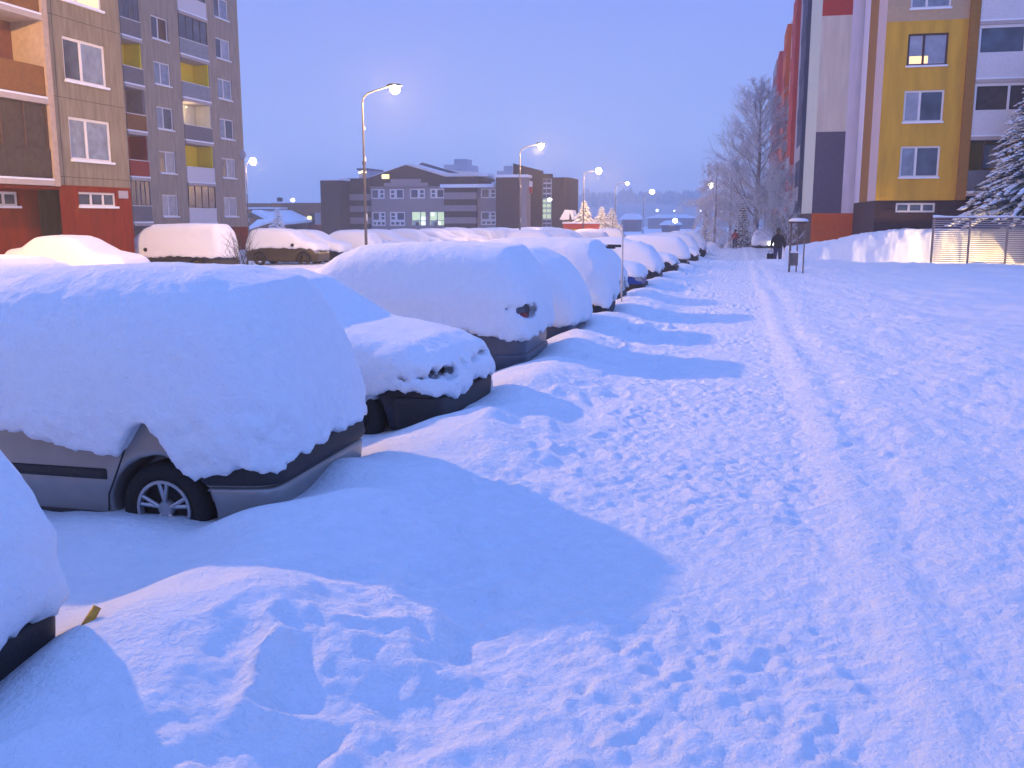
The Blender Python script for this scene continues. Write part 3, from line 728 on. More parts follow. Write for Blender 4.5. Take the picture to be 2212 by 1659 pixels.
# ------------------------------------------------------------------ walls with real openings
class Wall:
    """a facade in a vertical plane: u runs along it, z up, n points outwards"""
    def __init__(s, org, u, n, root): s.o = Vector(org); s.u = Vector(u); s.n = Vector(n); s.root = root
    def P(s, a, z, d=0): return s.o+s.u*a+Vector((0, 0, z))+s.n*d
    def panel(s, name, m, a0, a1, z0, z1, holes=(), depth=.16, proud=0.):
        us = sorted({a0, a1, *[v for h in holes for v in h[:2] if a0 < v < a1]})
        zs = sorted({z0, z1, *[v for h in holes for v in h[2:4] if z0 < v < z1]})
        mb = MB()
        for i in range(len(us)-1):
            for j in range(len(zs)-1):
                uc = (us[i]+us[i+1])/2; zc = (zs[j]+zs[j+1])/2
                if any(h[0] < uc < h[1] and h[2] < zc < h[3] for h in holes): continue
                mb.add([s.P(us[i], zs[j], proud), s.P(us[i+1], zs[j], proud), s.P(us[i+1], zs[j+1], proud), s.P(us[i], zs[j+1], proud)], [(0, 1, 2, 3)])
        for h in holes:
            q = [(h[0], h[2]), (h[1], h[2]), (h[1], h[3]), (h[0], h[3])]
            for k in range(4):
                a, b = q[k], q[(k+1) % 4]
                mb.add([s.P(a[0], a[1], proud), s.P(b[0], b[1], proud), s.P(b[0], b[1], -depth), s.P(a[0], a[1], -depth)], [(0, 1, 2, 3)])
        return mb.build(name, m, s.root, fix=False)
    def slabbox(s, name, m, a0, a1, z0, z1, d0, d1, parent=None):
        mb = MB(); v = [s.P(a, z, d) for d in (d0, d1) for z in (z0, z1) for a in (a0, a1)]
        mb.add(v, [(0, 2, 3, 1), (4, 5, 7, 6), (0, 1, 5, 4), (2, 6, 7, 3), (0, 4, 6, 2), (1, 3, 7, 5)])
        return mb.build(name, m, parent or s.root)
    def window(s, a0, a1, z0, z1, split=(.42,), frame='wframe', panes=('pane', 'pane'), fw=.07, d=-.09, sill=True, rows=()):
        cuts = [a0+(a1-a0)*t for t in split]
        mb = MB()
        def bx(p0, p1, q0, q1, e=.0):
            v = [s.P(a, z, dd) for dd in (d-.04+e, d+.03+e) for z in (q0, q1) for a in (p0, p1)]
            mb.add(v, [(0, 2, 3, 1), (4, 5, 7, 6), (0, 1, 5, 4), (2, 6, 7, 3), (0, 4, 6, 2), (1, 3, 7, 5)])
        bx(a0, a0+fw, z0, z1); bx(a1-fw, a1, z0, z1); bx(a0+fw, a1-fw, z0, z0+fw); bx(a0+fw, a1-fw, z1-fw, z1)
        for c in cuts: bx(c-fw*.6, c+fw*.6, z0+fw, z1-fw)
        for rz_ in rows: zc = z0+(z1-z0)*rz_; bx(a0+fw, a1-fw, zc-fw*.4, zc+fw*.4, .004)
        w_ = mb.build('window', M[frame], s.root)
        ed = [a0]+cuts+[a1]
        for k in range(len(ed)-1):
            pm = panes[k % len(panes)]
            g = MB(); g.add([s.P(ed[k], z0, d), s.P(ed[k+1], z0, d), s.P(ed[k+1], z1, d), s.P(ed[k], z1, d)], [(0, 1, 2, 3)])
            g.build('pane', M[pm], w_, fix=False)
        if sill: s.slabbox('sill', M['fluff'], a0-.04, a1+.04, z0-.06, z0+.02, -.05, .10, w_)
        return w_

# ---------------- left, near block of flats: facade X = -24 facing the car park
def K(ox, oy, s_): return lambda x, y: ((ox+x/s_)*.7767, (oy+y/s_)*.7767)
k1 = K(0, 0, 2.3695)
near = empty('apartment_block', (-24, 10, 0)); tag(near, 'near grey pebbledash flats with red plinth at the left edge, loggias and big white windows', 'apartment building', 'blocks of flats')
W = Wall((-24, 0, 0), (0, 1, 0), (1, 0, 0), None)
def r1(x0, y0, x1, y1, X=-24):
    a = onX(*k1(x0, (y0+y1)/2), X); b = onX(*k1(x1, (y0+y1)/2), X)
    t = onX(*k1((x0+x1)/2, y0), X)[1]; bt = onX(*k1((x0+x1)/2, y1), X)[1]
    return a[0], b[0], bt, t
edgeY = onX(*k1(855, 1200), -24)[0]; lgY = onX(*k1(345, 1180), -24)[0]
wa = r1(455, 800, 735, 1050); wb_ = r1(505, 1268, 765, 1362)
u0, u1 = wa[0]+.05, wa[1]-.02
FH = 2.83; zc0 = (wa[2]+wa[3])/2
zw = [zc0+FH*i for i in range(7)]
hol = [(u0, u1, z-.78, z+.78) for z in zw]
hb = (wb_[0]+.1, wb_[1], wb_[2], wb_[3])
plz = onX(*k1(600, 1228), -24)[1]
W.root = near
W.panel('wall', M['panel'], lgY+.30, edgeY, plz, 24.5, hol)
for z in zw[:0]: pass
W.panel('plinth', M['redplinth'], lgY+.28, edgeY, -.6, plz-.004, [hb], proud=.02)
hb2 = r1(-60, 1262, 120, 1360, -24.9); W3 = Wall((-24.9, 0, 0), (0, 1, 0), (1, 0, 0), near)
W3.panel('plinth', M['redplinth'], 12, lgY+.3, -.6, plz-.004, [hb2]); W3.window(*hb2, split=(.5,), panes=('pane',), fw=.09)
W.slabbox('loggia_soffit', M['redplinth'], 12, lgY+.28, plz-.18, plz-.065, -1.2, .0)
pn = [('curtain', 'curtain'), ('pane', 'curtain'), ('litpane', 'litpane'), ('curtain', 'pane'), ('pane', 'pane'), ('curtain', 'curtain'), ('pane', 'pane')]
for z, p in zip(zw, pn): W.window(u0, u1, z-.78, z+.78, panes=p, fw=.10)
W.window(*hb, split=(.36, .68), panes=('pane',), fw=.08)
for z in zw: W.slabbox('panel_joint', M['shade'], lgY+.30, edgeY-.005, z-1.42, z-1.40, -.002, .004)
W.slabbox('panel_joint', M['shade'], lgY+.62, lgY+.64, plz, 24.4, -.002, .005)
# house-number plate
W.slabbox('house_sign', M['palegrey'], edgeY-.85, edgeY-.25, plz-.42, plz-.12, .03, .06)
# loggias left of the window bay
W.slabbox('loggia_edge', M['seam'], lgY, lgY+.28, plz-.06, 24.5, -1.2, .12)
zs0 = onX(*k1(150, 1185), -24)[1]
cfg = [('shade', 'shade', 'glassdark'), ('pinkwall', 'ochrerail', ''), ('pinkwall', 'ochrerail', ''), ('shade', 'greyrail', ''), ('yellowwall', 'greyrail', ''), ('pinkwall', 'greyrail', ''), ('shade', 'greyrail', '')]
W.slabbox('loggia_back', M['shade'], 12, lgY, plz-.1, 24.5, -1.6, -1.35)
for i in range(7):
    z = zs0+FH*i; wallm, railm, _ = cfg[i]
    s_ = W.slabbox('floor_slab', M['slab'], 12, lgY, z-.16, z+.02, -1.2, .10)
    W.slabbox('snow_ledge', M['fluff'], 12, lgY-.002, z+.024, z+.09, -.10, .10, s_)
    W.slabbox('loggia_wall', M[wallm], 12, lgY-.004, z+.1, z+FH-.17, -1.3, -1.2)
    r_ = W.slabbox('balustrade', M[railm], lgY-3.1, lgY-.004, z+.12, z+1.12, -.04, .03)
    W.slabbox('balustrade', M['glassrail' if i else 'shade'], lgY-6.5, lgY-3.2, z+.12, z+1.12, -.04, .03)
    W.slabbox('rail_post', M['wframe'] if i else M['shade'], lgY-3.18, lgY-3.10, z+.1, z+1.3, -.06, .05)
    W.window(lgY-5.4, lgY-3.6, z+.4, z+2.3, panes=('curtain', 'pane'), d=-1.14, sill=False)
    if i == 0:
        for t in range(6): W.slabbox('glazing_bar', M['dframe'], lgY-.1-t*1.1, lgY-.04-t*1.1, z+1.1, z+FH-.17, -.03, .02)
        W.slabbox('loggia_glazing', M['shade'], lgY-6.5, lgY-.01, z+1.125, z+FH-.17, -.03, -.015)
b_ = MB(); b_.box((-38, 12, -1), (-25.7, edgeY-.01, 24.4)); b_.build('core', M['panel'], near)
MB().box((-25.75, edgeY-.35, plz-.05), (-24.01, edgeY-.012, 24.45)).build('end_wall', M['panel'], near)
MB().box((-25.75, edgeY-.35, -1), (-24.0, edgeY-.012, plz-.06)).build('end_plinth', M['redplinth'], near)

# ---------------- left, farther block: facade X = -37
farb = empty('apartment_block', (-37, 50, 0)); tag(farb, 'farther grey flats with yellow and red loggias, standing right of the near flats', 'apartment building', 'blocks of flats')
XF = -37.0; W = Wall((XF, 0, 0), (0, 1, 0), (1, 0, 0), farb)
def r2(x0, y0, x1, y1): return r1(x0, y0, x1, y1, XF)
L1 = (onX(*k1(840, 900), XF)[0], onX(*k1(968, 900), XF)[0])
A_ = r2(1035, 712, 1140, 850)
L2 = (onX(*k1(1215, 870), XF)[0], onX(*k1(1398, 870), XF)[0])
C_ = r2(1450, 792, 1540, 912)
END = onX(*k1(1612, 1100), XF)[0]
pz = onX(*k1(1300, 1500), XF)[1]
zA = (A_[2]+A_[3])/2; zA0 = zA-2*FH
zws = [zA0+FH*i for i in range(8)]
hA_ = [(A_[0], A_[1], z-.72, z+.72) for z in zws]; hC_ = [(C_[0], C_[1], z-.72, z+.72) for z in zws]
W.panel('wall', M['panel2'], 46, L1[0], pz, 24.4)
W.panel('wall', M['panel2'], L1[1], L2[0], pz, 24.4, hA_)
W.panel('wall', M['panel2'], L2[1], END, pz, 24.4, hC_)
W.panel('plinth', M['redplinth'], 46, L1[0], -2, pz-.004, proud=.03); W.panel('plinth', M['redplinth'], L1[1], END, -2, pz-.004, proud=.03)
ra = random.Random(8)
for i, z in enumerate(zws):
    W.window(A_[0], A_[1], z-.72, z+.72, panes=[('curtain2', 'curtain'), ('pane', 'curtain'), ('curtain', 'pane'), ('curtain', 'curtain'), ('pane', 'dframe'), ('curtain', 'curtain'), ('curtain2', 'curtain2'), ('pane', 'pane')][i], fw=.09)
    W.window(C_[0], C_[1], z-.72, z+.72, panes=[('curtain2', 'curtain'), ('pane', 'curtain'), ('curtain', 'pane'), ('curtain', 'curtain'), ('pane', 'curtain2'), ('pane', 'curtain'), ('pane', 'curtain'), ('pane', 'pane')][i], fw=.09)
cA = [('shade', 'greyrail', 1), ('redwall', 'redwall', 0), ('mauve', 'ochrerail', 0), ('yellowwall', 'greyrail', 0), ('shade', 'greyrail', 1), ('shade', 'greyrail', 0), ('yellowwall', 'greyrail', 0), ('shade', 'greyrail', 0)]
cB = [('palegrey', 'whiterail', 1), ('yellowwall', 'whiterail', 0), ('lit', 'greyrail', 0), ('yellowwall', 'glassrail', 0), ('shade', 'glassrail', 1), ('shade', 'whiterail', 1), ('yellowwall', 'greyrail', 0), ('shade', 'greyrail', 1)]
for (a0, a1), cfgs, zoff in ((L1, cA, -1.15), (L2, cB, -1.25)):
    W.slabbox('loggia_back', M['mauve'], a0-.05, a1+.05, -1, 24.4, -1.6, -1.4)
    W.slabbox('loggia_side', M['palegrey'], a1, a1+.1, -1, 24.4, -1.4, -.012)
    for i, (wm, rm, gl) in enumerate(cfgs):
        z = zws[i]+zoff
        s_ = W.slabbox('floor_slab', M['slab'], a0+.003, a1-.003, z-.16, z+.02, -1.38, .10)
        W.slabbox('snow_ledge', M['fluff'], a0+.003, a1-.003, z+.024, z+.12, -.10, .10, s_)
        W.slabbox('loggia_wall', M['cream' if wm == 'lit' else wm], a0+.004, a1-.004, z+.1, z+FH-.17, -1.3, -1.2)
        W.slabbox('loggia_wall', M['cream' if wm == 'lit' else wm], a1-.10, a1-.006, z+.125, z+FH-.17, -1.19, -.06)
        W.slabbox('balustrade', M[rm], a0+.006, a1-.004, z+.13, z+1.08, -.02, .04)
        W.slabbox('handrail', M['wframe'], a0+.006, a1-.004, z+1.085, z+1.13, -.03, .06)
        W.slabbox('balcony_door', M['litpane' if wm == 'lit' else 'pane'], a0+.3, a0+1.1, z+.2, z+2.2, -1.195, -1.17)
        if gl:
            W.slabbox('loggia_glazing', M['pane'], a0+.006, a1-.004, z+1.14, z+FH-.18, -.03, -.01)
            for t in range(5):
                a = a0+.02+(a1-a0-.1)*t/4; W.slabbox('glazing_bar', M['dframe' if i in (4, 0) and zoff < -1.2 else 'greyrail'], a, a+.06, z+1.14, z+FH-.18, -.008, .02)
ld = bpy.data.lights.new('loggia_light', 'POINT'); ld.energy = 45; ld.color = (1, .75, .45); ld.shadow_soft_size = .1
lo = bpy.data.objects.new('loggia_light', ld); col.objects.link(lo); lo.location = (XF-.6, (L2[0]+L2[1])/2-.4, zws[2]+.9); lo.parent = farb; lo.matrix_parent_inverse = Matrix.Translation((37, -50, 0))
lb = MB(); lb.lathe([(.001, .05), (.07, 0), (.001, -.06)], (XF-.6, (L2[0]+L2[1])/2-.4, zws[2]+1.15)); lb.build('loggia_bulb', M['litpane'], farb)
MB().box((-50, 34.6, -2), (XF-1.62, END-.01, 24.3)).build('core', M['panel2'], farb)
MB().box((-50, 34.6, -2), (XF-.02, L1[0]-6, 24.31)).build('core', M['panel2'], farb)
MB().box((XF-1.7, END-.3, -2), (XF-.005, END-.012, 24.35)).build('end_wall', M['panel2'], farb)
for o in children(near)+children(farb):
    if o.matrix_parent_inverse == Matrix.Identity(4) or True:
        o.matrix_parent_inverse = Matrix.Translation(-(near.location if o.parent == near else farb.location))
# wall lantern + dish on the far corner
d_ = MB(); d_.lathe([(.001, .12), (.3, .05), (.42, -.05), (.40, -.06), (.28, .03), (.001, .09)], (0, 0, 0), 'z', 20); d_.tube([(0, 0, 0), (-.3, .1, -.2)], .03, 6)
ds = d_.build('satellite_dish', M['palegrey'], None, smooth=True); x_, z_ = onY(524, 334, END); ds.location = (x_+.1, END-.5, z_); ds.rotation_euler = (R(70), 0, R(35)); tag(ds, 'round satellite dish on the right corner of the farther flats', 'satellite dish')

# ---------------- right, mustard flats
k4 = K(2150, 0, 2.1835)
YF = 50.5
mus = empty('apartment_block', (0, 0, 0)); tag(mus, 'mustard-yellow flats with dark brown plinth and white loggias at the right edge', 'apartment building', 'blocks of flats')
W = Wall((0, YF, 0), (1, 0, 0), (0, -1, 0), mus)
def r4(x0, y0, x1, y1, Y=YF):
    ym = (y0+y1)/2; xm = (x0+x1)/2
    return onY(*k4(x0, ym), Y)[0], onY(*k4(x1, ym), Y)[0], onY(*k4(xm, y1), Y)[1], onY(*k4(xm, y0), Y)[1]
w1_ = r4(818, 215, 1068, 385); w2_ = r4(792, 565, 1036, 730); w3_ = r4(770, 905, 1010, 1060); bw = r4(745, 1232, 985, 1290)
CX = onY(*k4(620, 1217), YF)[0]; PZ = onY(*k4(800, 1217), YF)[1]; RX = onY(*k4(1110, 1150), YF)[0]
wx0, wx1 = w3_[0], w3_[1]; zc = [(w3_[2]+w3_[3])/2+i*((w1_[2]+w1_[3])/2-(w3_[2]+w3_[3])/2)/2 for i in range(7)]
hh = [(wx0, wx1, z-.74, z+.74) for z in zc]; bz = onY(*k4(900, 125), YF)[1]
W.panel('wall', M['mustard'], CX, RX, PZ, bz, hh[:3]); W.panel('upper_wall', M['mustardpale'], CX, RX, bz, 21.5, hh[3:])
W.panel('plinth', M['plinth'], CX+.02, 26, -2, PZ-.003, [bw], proud=-.05)
for i, z in enumerate(zc):
    W.window(wx0, wx1, z-.74, z+.74, frame='dframe' if i == 2 else 'wframe', panes=[('curtain', 'pane'), ('curtain2', 'pane'), ('curtain2', 'curtain2'), ('curtain', 'curtain')][min(i, 3)], split=(.40,), fw=.09)
W.slabbox('lit_curtain', M['litpane'], wx0+.12, wx0+.95, zc[2]-.62, zc[2]-.28, -.088, -.075)
W.window(*bw, split=(.34, .67), panes=('pane',), fw=.09, d=-.14, sill=False)
W.slabbox('loggia_partition', M['brownrender'], RX, RX+.42, PZ, 21.5, -1.4, .30)
FH4 = zc[1]-zc[0]
LX0, LX1 = RX+.42, 26
W.slabbox('loggia_back', M['brownrender'], LX0, LX1, PZ-.2, 21.5, -1.6, -1.4)
sz0 = onY(*k4(1300, 1170), YF)[1]
for i in range(6):
    z = sz0+FH4*i
    s_ = W.slabbox('floor_slab', M['slab'], LX0+.002, LX1, z-.16, z, -1.38, .34); W.slabbox('snow_ledge', M['fluff'], LX0+.002, LX1, z+.004, z+.07, .16, .34, s_)
    W.slabbox('balustrade', M['whiterail' if i else 'greyrail'], LX0+.004, LX1, z+.08, z+(1.22 if i else 1.05), .20, .26)
    W.slabbox('loggia_wall', M['mustard'], LX0+.004, LX1, z+.01, z+FH4-.17, -1.3, -1.2)
    if i:
        W.slabbox('loggia_glazing', M['pane'] if i != 1 else M['shade'], LX0+.01, LX1, z+1.23, z+FH4-.17, .14, .16)
        n_b = 3 if i == 2 else 5
        t = LX0+.01
        while t < LX1:
            W.slabbox('glazing_bar', M['wframe'], t, t+.10, z+1.225, z+FH4-.18, .17, .24); t += 1.95 if i == 2 else 1.45
        W.slabbox('glazing_bar', M['wframe'], LX0+.004, LX1, z+FH4-.30, z+FH4-.165, .175, .245)
    else:
        for t in range(6): W.slabbox('glazing_bar', M['dframe'], LX0+.6+t*1.6, LX0+.68+t*1.6, z+.05, z+FH4-.17, .1, .16)
        for t in range(2): W.slabbox('loggia_curtain', M['curtain2'], LX0+.9+t*1.3, LX0+1.9+t*1.3, z+1.2, z+FH4-.3, -1.1, -1.08)
MB().box((LX0+1.4, YF-.02, 1.3), (LX0+2.4, YF+.02, 2.3)).build('window', M['shade'], mus)
# left flank of the mustard flats
W2 = Wall((CX, 0, 0), (0, 1, 0), (-1, 0, 0), mus)
YE = onX(*k4(488, 1240), CX)[0]
y1_ = onX(*k4(572, 1200), CX)[0]; y2_ = onX(*k4(523, 1200), CX)[0]
W2.panel('flank_stripe', M['rose'], YF, y1_, PZ, 21.5); W2.panel('flank_stripe', M['brownrender'], y1_, y2_, PZ, 21.5)
W2.panel('flank_stripe', M['lilac'], y2_, YE, PZ, 21.5); W2.panel('plinth', M['plinth'], YF+.02, YE, -2, PZ-.003, proud=-.02)
MB().box((CX+.3, YF+1.7, -1.9), (26, 64, 21.4)).build('core', M['mustardpale'], mus)
MB().box((CX-.05, YF-.1, 21.5), (26, 64, 21.9)).build('roof', M['fluff'], mus)

# ---------------- right, long many-coloured flats farther on
long_ = empty('apartment_block', (0, 0, 0)); tag(long_, 'long colourful flats with cream and slate end wall and orange base, behind the mustard flats', 'apartment building', 'blocks of flats')
YC = YE+.5; X0 = onY(*k4(232, 1340), YC)[0]; W = Wall((0, YC, 0), (1, 0, 0), (0, -1, 0), long_)
X1 = CX+3
lx = onY(*k4(415, 1250), YC)[0]
zo = onY(*k4(350, 1295), YC)[1]; zs_ = onY(*k4(350, 800), YC)[1]; zr = onY(*k4(400, 93), YC)[1]; TOP = 19.8
W.panel('end_base', M['orange'], X0, X1, -2, zo); W.panel('end_wall', M['slate'], X0, lx, zo, zs_); W.panel('end_wall', M['cream'], X0, lx, zs_, zr)
W.panel('end_wall', M['redrender'], X0, lx, zr, TOP); W.panel('end_wall', M['lilac'], lx, X1, zo, TOP)
W2 = Wall((X0, 0, 0), (0, 1, 0), (-1, 0, 0), long_)
def yb(px): return onX(*k4(px, 1000), X0)[0]
Ys = [YC]
seq = [(9.5, 'mint', 0), (5.5, 'navy', .25), (7, 'palegrey', 0), (6, 'redrender', .32), (8, 'rose', 0), (6, 'orange', .42), (9, 'lilac', 0), (6, 'redrender', .5), (10, 'palegrey', .6)]
y = YC
for k_, (ln, mm, pr) in enumerate(seq):
    if pr: # protruding loggia stack
        MB().box((X0-pr, y+.01, 2.4), (X0+.5, y+ln-.01, TOP+.0)).build('loggia_stack', M[mm], long_)
        for f_ in range(6):
            MB().box((X0-pr-.02, y+.3, 3.2+f_*2.8), (X0-pr-.05, y+ln-.3, 4.2+f_*2.8)).build('balustrade', M['palegrey' if f_ < 2 else ('navy' if k_ == 1 else 'redrender')], long_)
    W2.panel('flank_wall', M['palegrey' if pr else mm], y, y+ln, zo, TOP+(0 if not pr else .0))
    W2.panel('flank_base', M['plinth'], y, y+ln, -3, zo-.003)
    y += ln
YEND = y
MB().box((X0+.6, YC+.3, -2), (X1+8, YEND, TOP-.1)).build('core', M['palegrey'], long_)
MB().box((X0-.1, YC-.1, TOP), (X1+8, YEND, TOP+.3)).build('roof', M['fluff'], long_)
# snow lying against it
print('flats done', X0, YC, CX, YE, PZ)
def rebase(root, loc):
    for o in children(root): o.matrix_parent_inverse = Matrix.Translation(-Vector(loc))
    root.location = loc
rebase(mus, (CX, YF, -.3)); rebase(long_, (X0, YC, -.4))

# ---------------- grey school across the end of the car park
kA = K(860, 420, 5.821); kB = K(1200, 430, 5.027)
YS = 128.0
sch = empty('school_building', (0, 0, 0)); tag(sch, 'long grey two-storey school with dark brick towers, gable and green-lit windows', 'school')
def ra_(k, x0, y0, x1, y1, Y=YS):
    return onY(*k(x0, (y0+y1)/2), Y)[0], onY(*k(x1, (y0+y1)/2), Y)[0], onY(*k((x0+x1)/2, y1), Y)[1], onY(*k((x0+x1)/2, y0), Y)[1]
def sbox(name, m, r, d0, d1, low=None):
    z0 = r[2] if low is None else low
    return MB().box((r[0], YS-d0, z0), (r[1], YS+d1, r[3])).build(name, M[m], sch)
G0 = -3.0
# towers and blocks
t1_ = ra_(kA, 190, 475, 500, 1300, YS-4); MB().box((t1_[0], YS-4, G0), (t1_[1], YS+10, t1_[3])).build('brick_tower', M['brick'], sch)
MB().box((t1_[0]-.2, YS-4.2, t1_[3]), (t1_[1]+.2, YS+10, t1_[3]+.3)).build('snow_cap', M['fluff'], sch)
lk = ra_(kA, 500, 575, 605, 1300); sbox('link_wall', 'mauve', lk, 0, 10, G0)
MB().box((lk[0], YS-.3, lk[3]), (lk[1]+.1, YS+10, lk[3]+.5)).build('snow_cap', M['fluff'], sch)
W = Wall((0, YS, 0), (1, 0, 0), (0, -1, 0), sch)
def banded(k, x0, x1, ys, mats, proud):
    for i, m in enumerate(mats):
        r = ra_(k, x0, ys[i], x1, ys[i+1]); lowz = r[2] if i < len(mats)-1 else G0
        MB().box((r[0], YS-proud, lowz), (r[1], YS+8, r[3]-.002)).build('wall_band', M[m], sch)
banded(kA, 600, 985, [445, 700, 800, 890, 985, 1075, 1180, 1300], ['brick', 'mauve', 'brick', 'mauve', 'brick', 'mauve', 'brick'], .6)
banded(kB, 193, 640, [308, 530, 625, 708, 792, 877, 962, 1060], ['brick', 'mauve', 'brick', 'mauve', 'brick', 'mauve', 'brick'], .6)
# central gable wall with openings
gx0 = ra_(kA, 985, 400, 986, 500)[0]; gx1 = ra_(kB, 193, 300, 194, 400)[0]
ap = onY(*kA(1570, 228), YS); el = onY(*kA(985, 432), YS); er_ = onY(*kB(193, 308), YS)
ww = []
def swin(k, x0, y0, x1, y1, kind):
    r = ra_(k, x0, y0, x1, y1); ww.append((r, kind)); return r
swin(kA, 1000, 615, 1220, 775, 'R'); swin(kA, 1300, 615, 1530, 775, 'L'); swin(kA, 1628, 610, 1872, 770, 'R'); swin(kA, 1958, 610, 2188, 765, 'L')
swin(kA, 1018, 985, 1236, 1212, 'Rb'); swin(kA, 1305, 985, 1550, 1212, 'Lb'); swin(kA, 1650, 975, 1890, 1215, 'lit'); swin(kA, 1938, 975, 2200, 1215, 'lit2')
hs = [r for r, _ in ww]
topg = ra_(kA, 1000, 570, 1100, 575)[3]
W.panel('wall', M['mauve'], gx0, gx1, G0, topg, hs, depth=.25)
g = MB(); g.prism([(gx0, topg+.003), (gx1, topg+.003), (gx1, er_[1]), ap, (gx0, el[1])], 'y', YS-.35, YS+.2); g.build('gable', M['brick'], sch)
# grey stepped panel under the gable
st = [ra_(kA, 1225, 515, 1935, 576), ra_(kA, 1330, 455, 1820, 514.5)]
for i_, s_ in enumerate(st): MB().box((s_[0], YS-.37, s_[2]), (s_[1], YS-.3, s_[3]-.002)).build('gable_panel', M['mauve'], sch)
def fit(r, kind):
    a0, a1, z0, z1 = r; wd = a1-a0
    if kind in ('lit', 'lit2'):
        w_ = W.window(a0, a1, z0, z1, split=(.62,) if kind == 'lit' else (.5,), panes=('litpane2',), frame='palegrey', fw=.12, d=-.18, sill=False, rows=(.36,))
        for (a, b, c, d) in ((.64, .94, .38, .62), (.60, .96, .06, .30)) if kind == 'lit' else ((.42, .70, .08, .3), (.12, .3, .7, .9)):
            g = MB(); g.add([W.P(a0+wd*a, z0+(z1-z0)*c, -.17), W.P(a0+wd*b, z0+(z1-z0)*c, -.17), W.P(a0+wd*b, z0+(z1-z0)*d, -.17), W.P(a0+wd*a, z0+(z1-z0)*d, -.17)], [(0, 1, 2, 3)])
            g.build('ceiling_tube_glow', M['brightpane'], w_, fix=False)
        for (a, b, c) in ((.08, .5, .45), (.3, .55, .3)):
            g = MB(); g.add([W.P(a0+wd*a, z0+.1, -.165), W.P(a0+wd*b, z0+.1, -.165), W.P(a0+wd*b, z0+(z1-z0)*c, -.165), W.P(a0+wd*a, z0+(z1-z0)*c*.7, -.165)], [(0, 1, 2, 3)])
            g.build('classroom_furniture', M['mint'], w_, fix=False)
        return
    big = (a0, a0+wd*.58) if kind[0] == 'R' else (a0+wd*.42, a1); sm2 = (a0+wd*.58, a1) if kind[0] == 'R' else (a0, a0+wd*.42)
    zb = z0+(z1-z0)*.36 if 'b' in kind else z0
    W.window(big[0], big[1], zb, z1, split=(), fw=.16, d=-.1, sill=False, panes=('pane',))
    W.window(sm2[0], sm2[1], zb, z1, split=(), rows=(.5,), fw=.20, d=-.1, sill=False, panes=('pane',))
    if 'b' in kind: W.window(a0, a1, z0, zb, split=(.33, .66), fw=.18, d=-.1, sill=False, panes=('pane',))
for r, kd in ww: fit(r, kd)
# link right of the gable
l2 = ra_(kB, 640, 450, 900, 1060)
ww2 = [ra_(kB, 690, 475, 905, 608), ra_(kB, 690, 795, 905, 985)]
W.panel('wall', M['mauve'], l2[0], l2[1]+.3, G0, l2[3], ww2, depth=.2)
fit(ww2[0], 'R'); fit(ww2[1], 'Rb')
for r in (ra_(kA, 525, 640, 600, 795), ra_(kA, 525, 1000, 600, 1195)):
    W.window(r[0], r[1], r[2], r[3], split=(), rows=(.5,), fw=.2, d=.02, sill=False, panes=('pane',))
# eaves, snowy pitched roof behind with dark clerestory band
rf = MB()
aB = onY(*kB(600, 305), YS); eB = onY(*kB(905, 405), YS)
rf.prism([(el[0], el[1]), ap, er_, (er_[0]+6, er_[1]-.2), (er_[0]+6, er_[1]-.6), (el[0], el[1]-.6)], 'y', YS+.21, YS+4)
rf.build('roof', M['brick'], sch)
sr = MB()
sr.prism([el, ap, er_, (er_[0]+6, er_[1]), (er_[0]+6, er_[1]+.35), (er_[0], er_[1]+.5), (ap[0]+.6, ap[1]+.25), (ap[0], ap[1]+.12), (el[0], el[1]+.15)], 'y', YS+.1, YS+4)
sr.build('roof_snow', M['fluff'], sch)
sq = [onY(*kB(*q), YS+13) for q in ((20, 155), (180, 200), (620, 240), (760, 272), (905, 292), (905, 430), (300, 430), (-300, 300))]
sr = MB(); sr.prism(sq, 'y', YS+12.6, YS+15); sr.build('roof_snow', M['fluff'], sch)
q0 = onY(*kA(1745, 240), YS+10); q1 = onY(*kA(1842, 190), YS+10); q2 = onY(*kB(410, 268), YS+10); q3 = onY(*kB(300, 270), YS+10)
g = MB(); g.prism([q0, q1, q2, q3], 'y', YS+9.6, YS+10.6); g.build('clerestory', M['roofblue'], sch)
MB().box((er_[0]-.4, YS-1.2, l2[3]-.1), (l2[1], YS-.1, l2[3]+.35)).build('eaves_snow', M['fluff'], sch)
# right-hand towers
t2 = ra_(kB, 900, 318, 1215, 1060, YS-5); MB().box((t2[0], YS-5, G0), (t2[1], YS+6, t2[3])).build('brick_tower', M['brick'], sch)
t2b = ra_(kB, 1215, 318, 1330, 1060, YS-4.6); MB().box((t2b[0], YS-4.7, G0), (t2b[1], YS+6, t2b[3])).build('tower_return', M['mauve'], sch)
MB().box((t2[0]-.2, YS-5.2, t2[3]), (t2b[1]+.2, YS+6, t2[3]+.35)).build('snow_cap', M['fluff'], sch)
P_ = [onY(*kB(a, b), YS-2) for a, b in ((1140, 122), (1545, 225), (1545, 1060), (1140, 1060))]; P_[2] = (P_[2][0], G0); P_[3] = (P_[3][0], G0)
MB().prism(P_, 'y', YS-2, YS-1).build('slanted_wall', M['brick'], sch)
r = ra_(kB, 1545, 268, 1680, 330, YS-2); MB().box((r[0], YS-2, r[2]), (r[1], YS-1, r[3])).build('slanted_wall', M['brick'], sch)
W = Wall((0, YS-1.6, 0), (1, 0, 0), (0, -1, 0), sch)
zs_s = [330, 400, 470, 545, 618, 680, 750, 820, 905, 960, 1030, 1060]
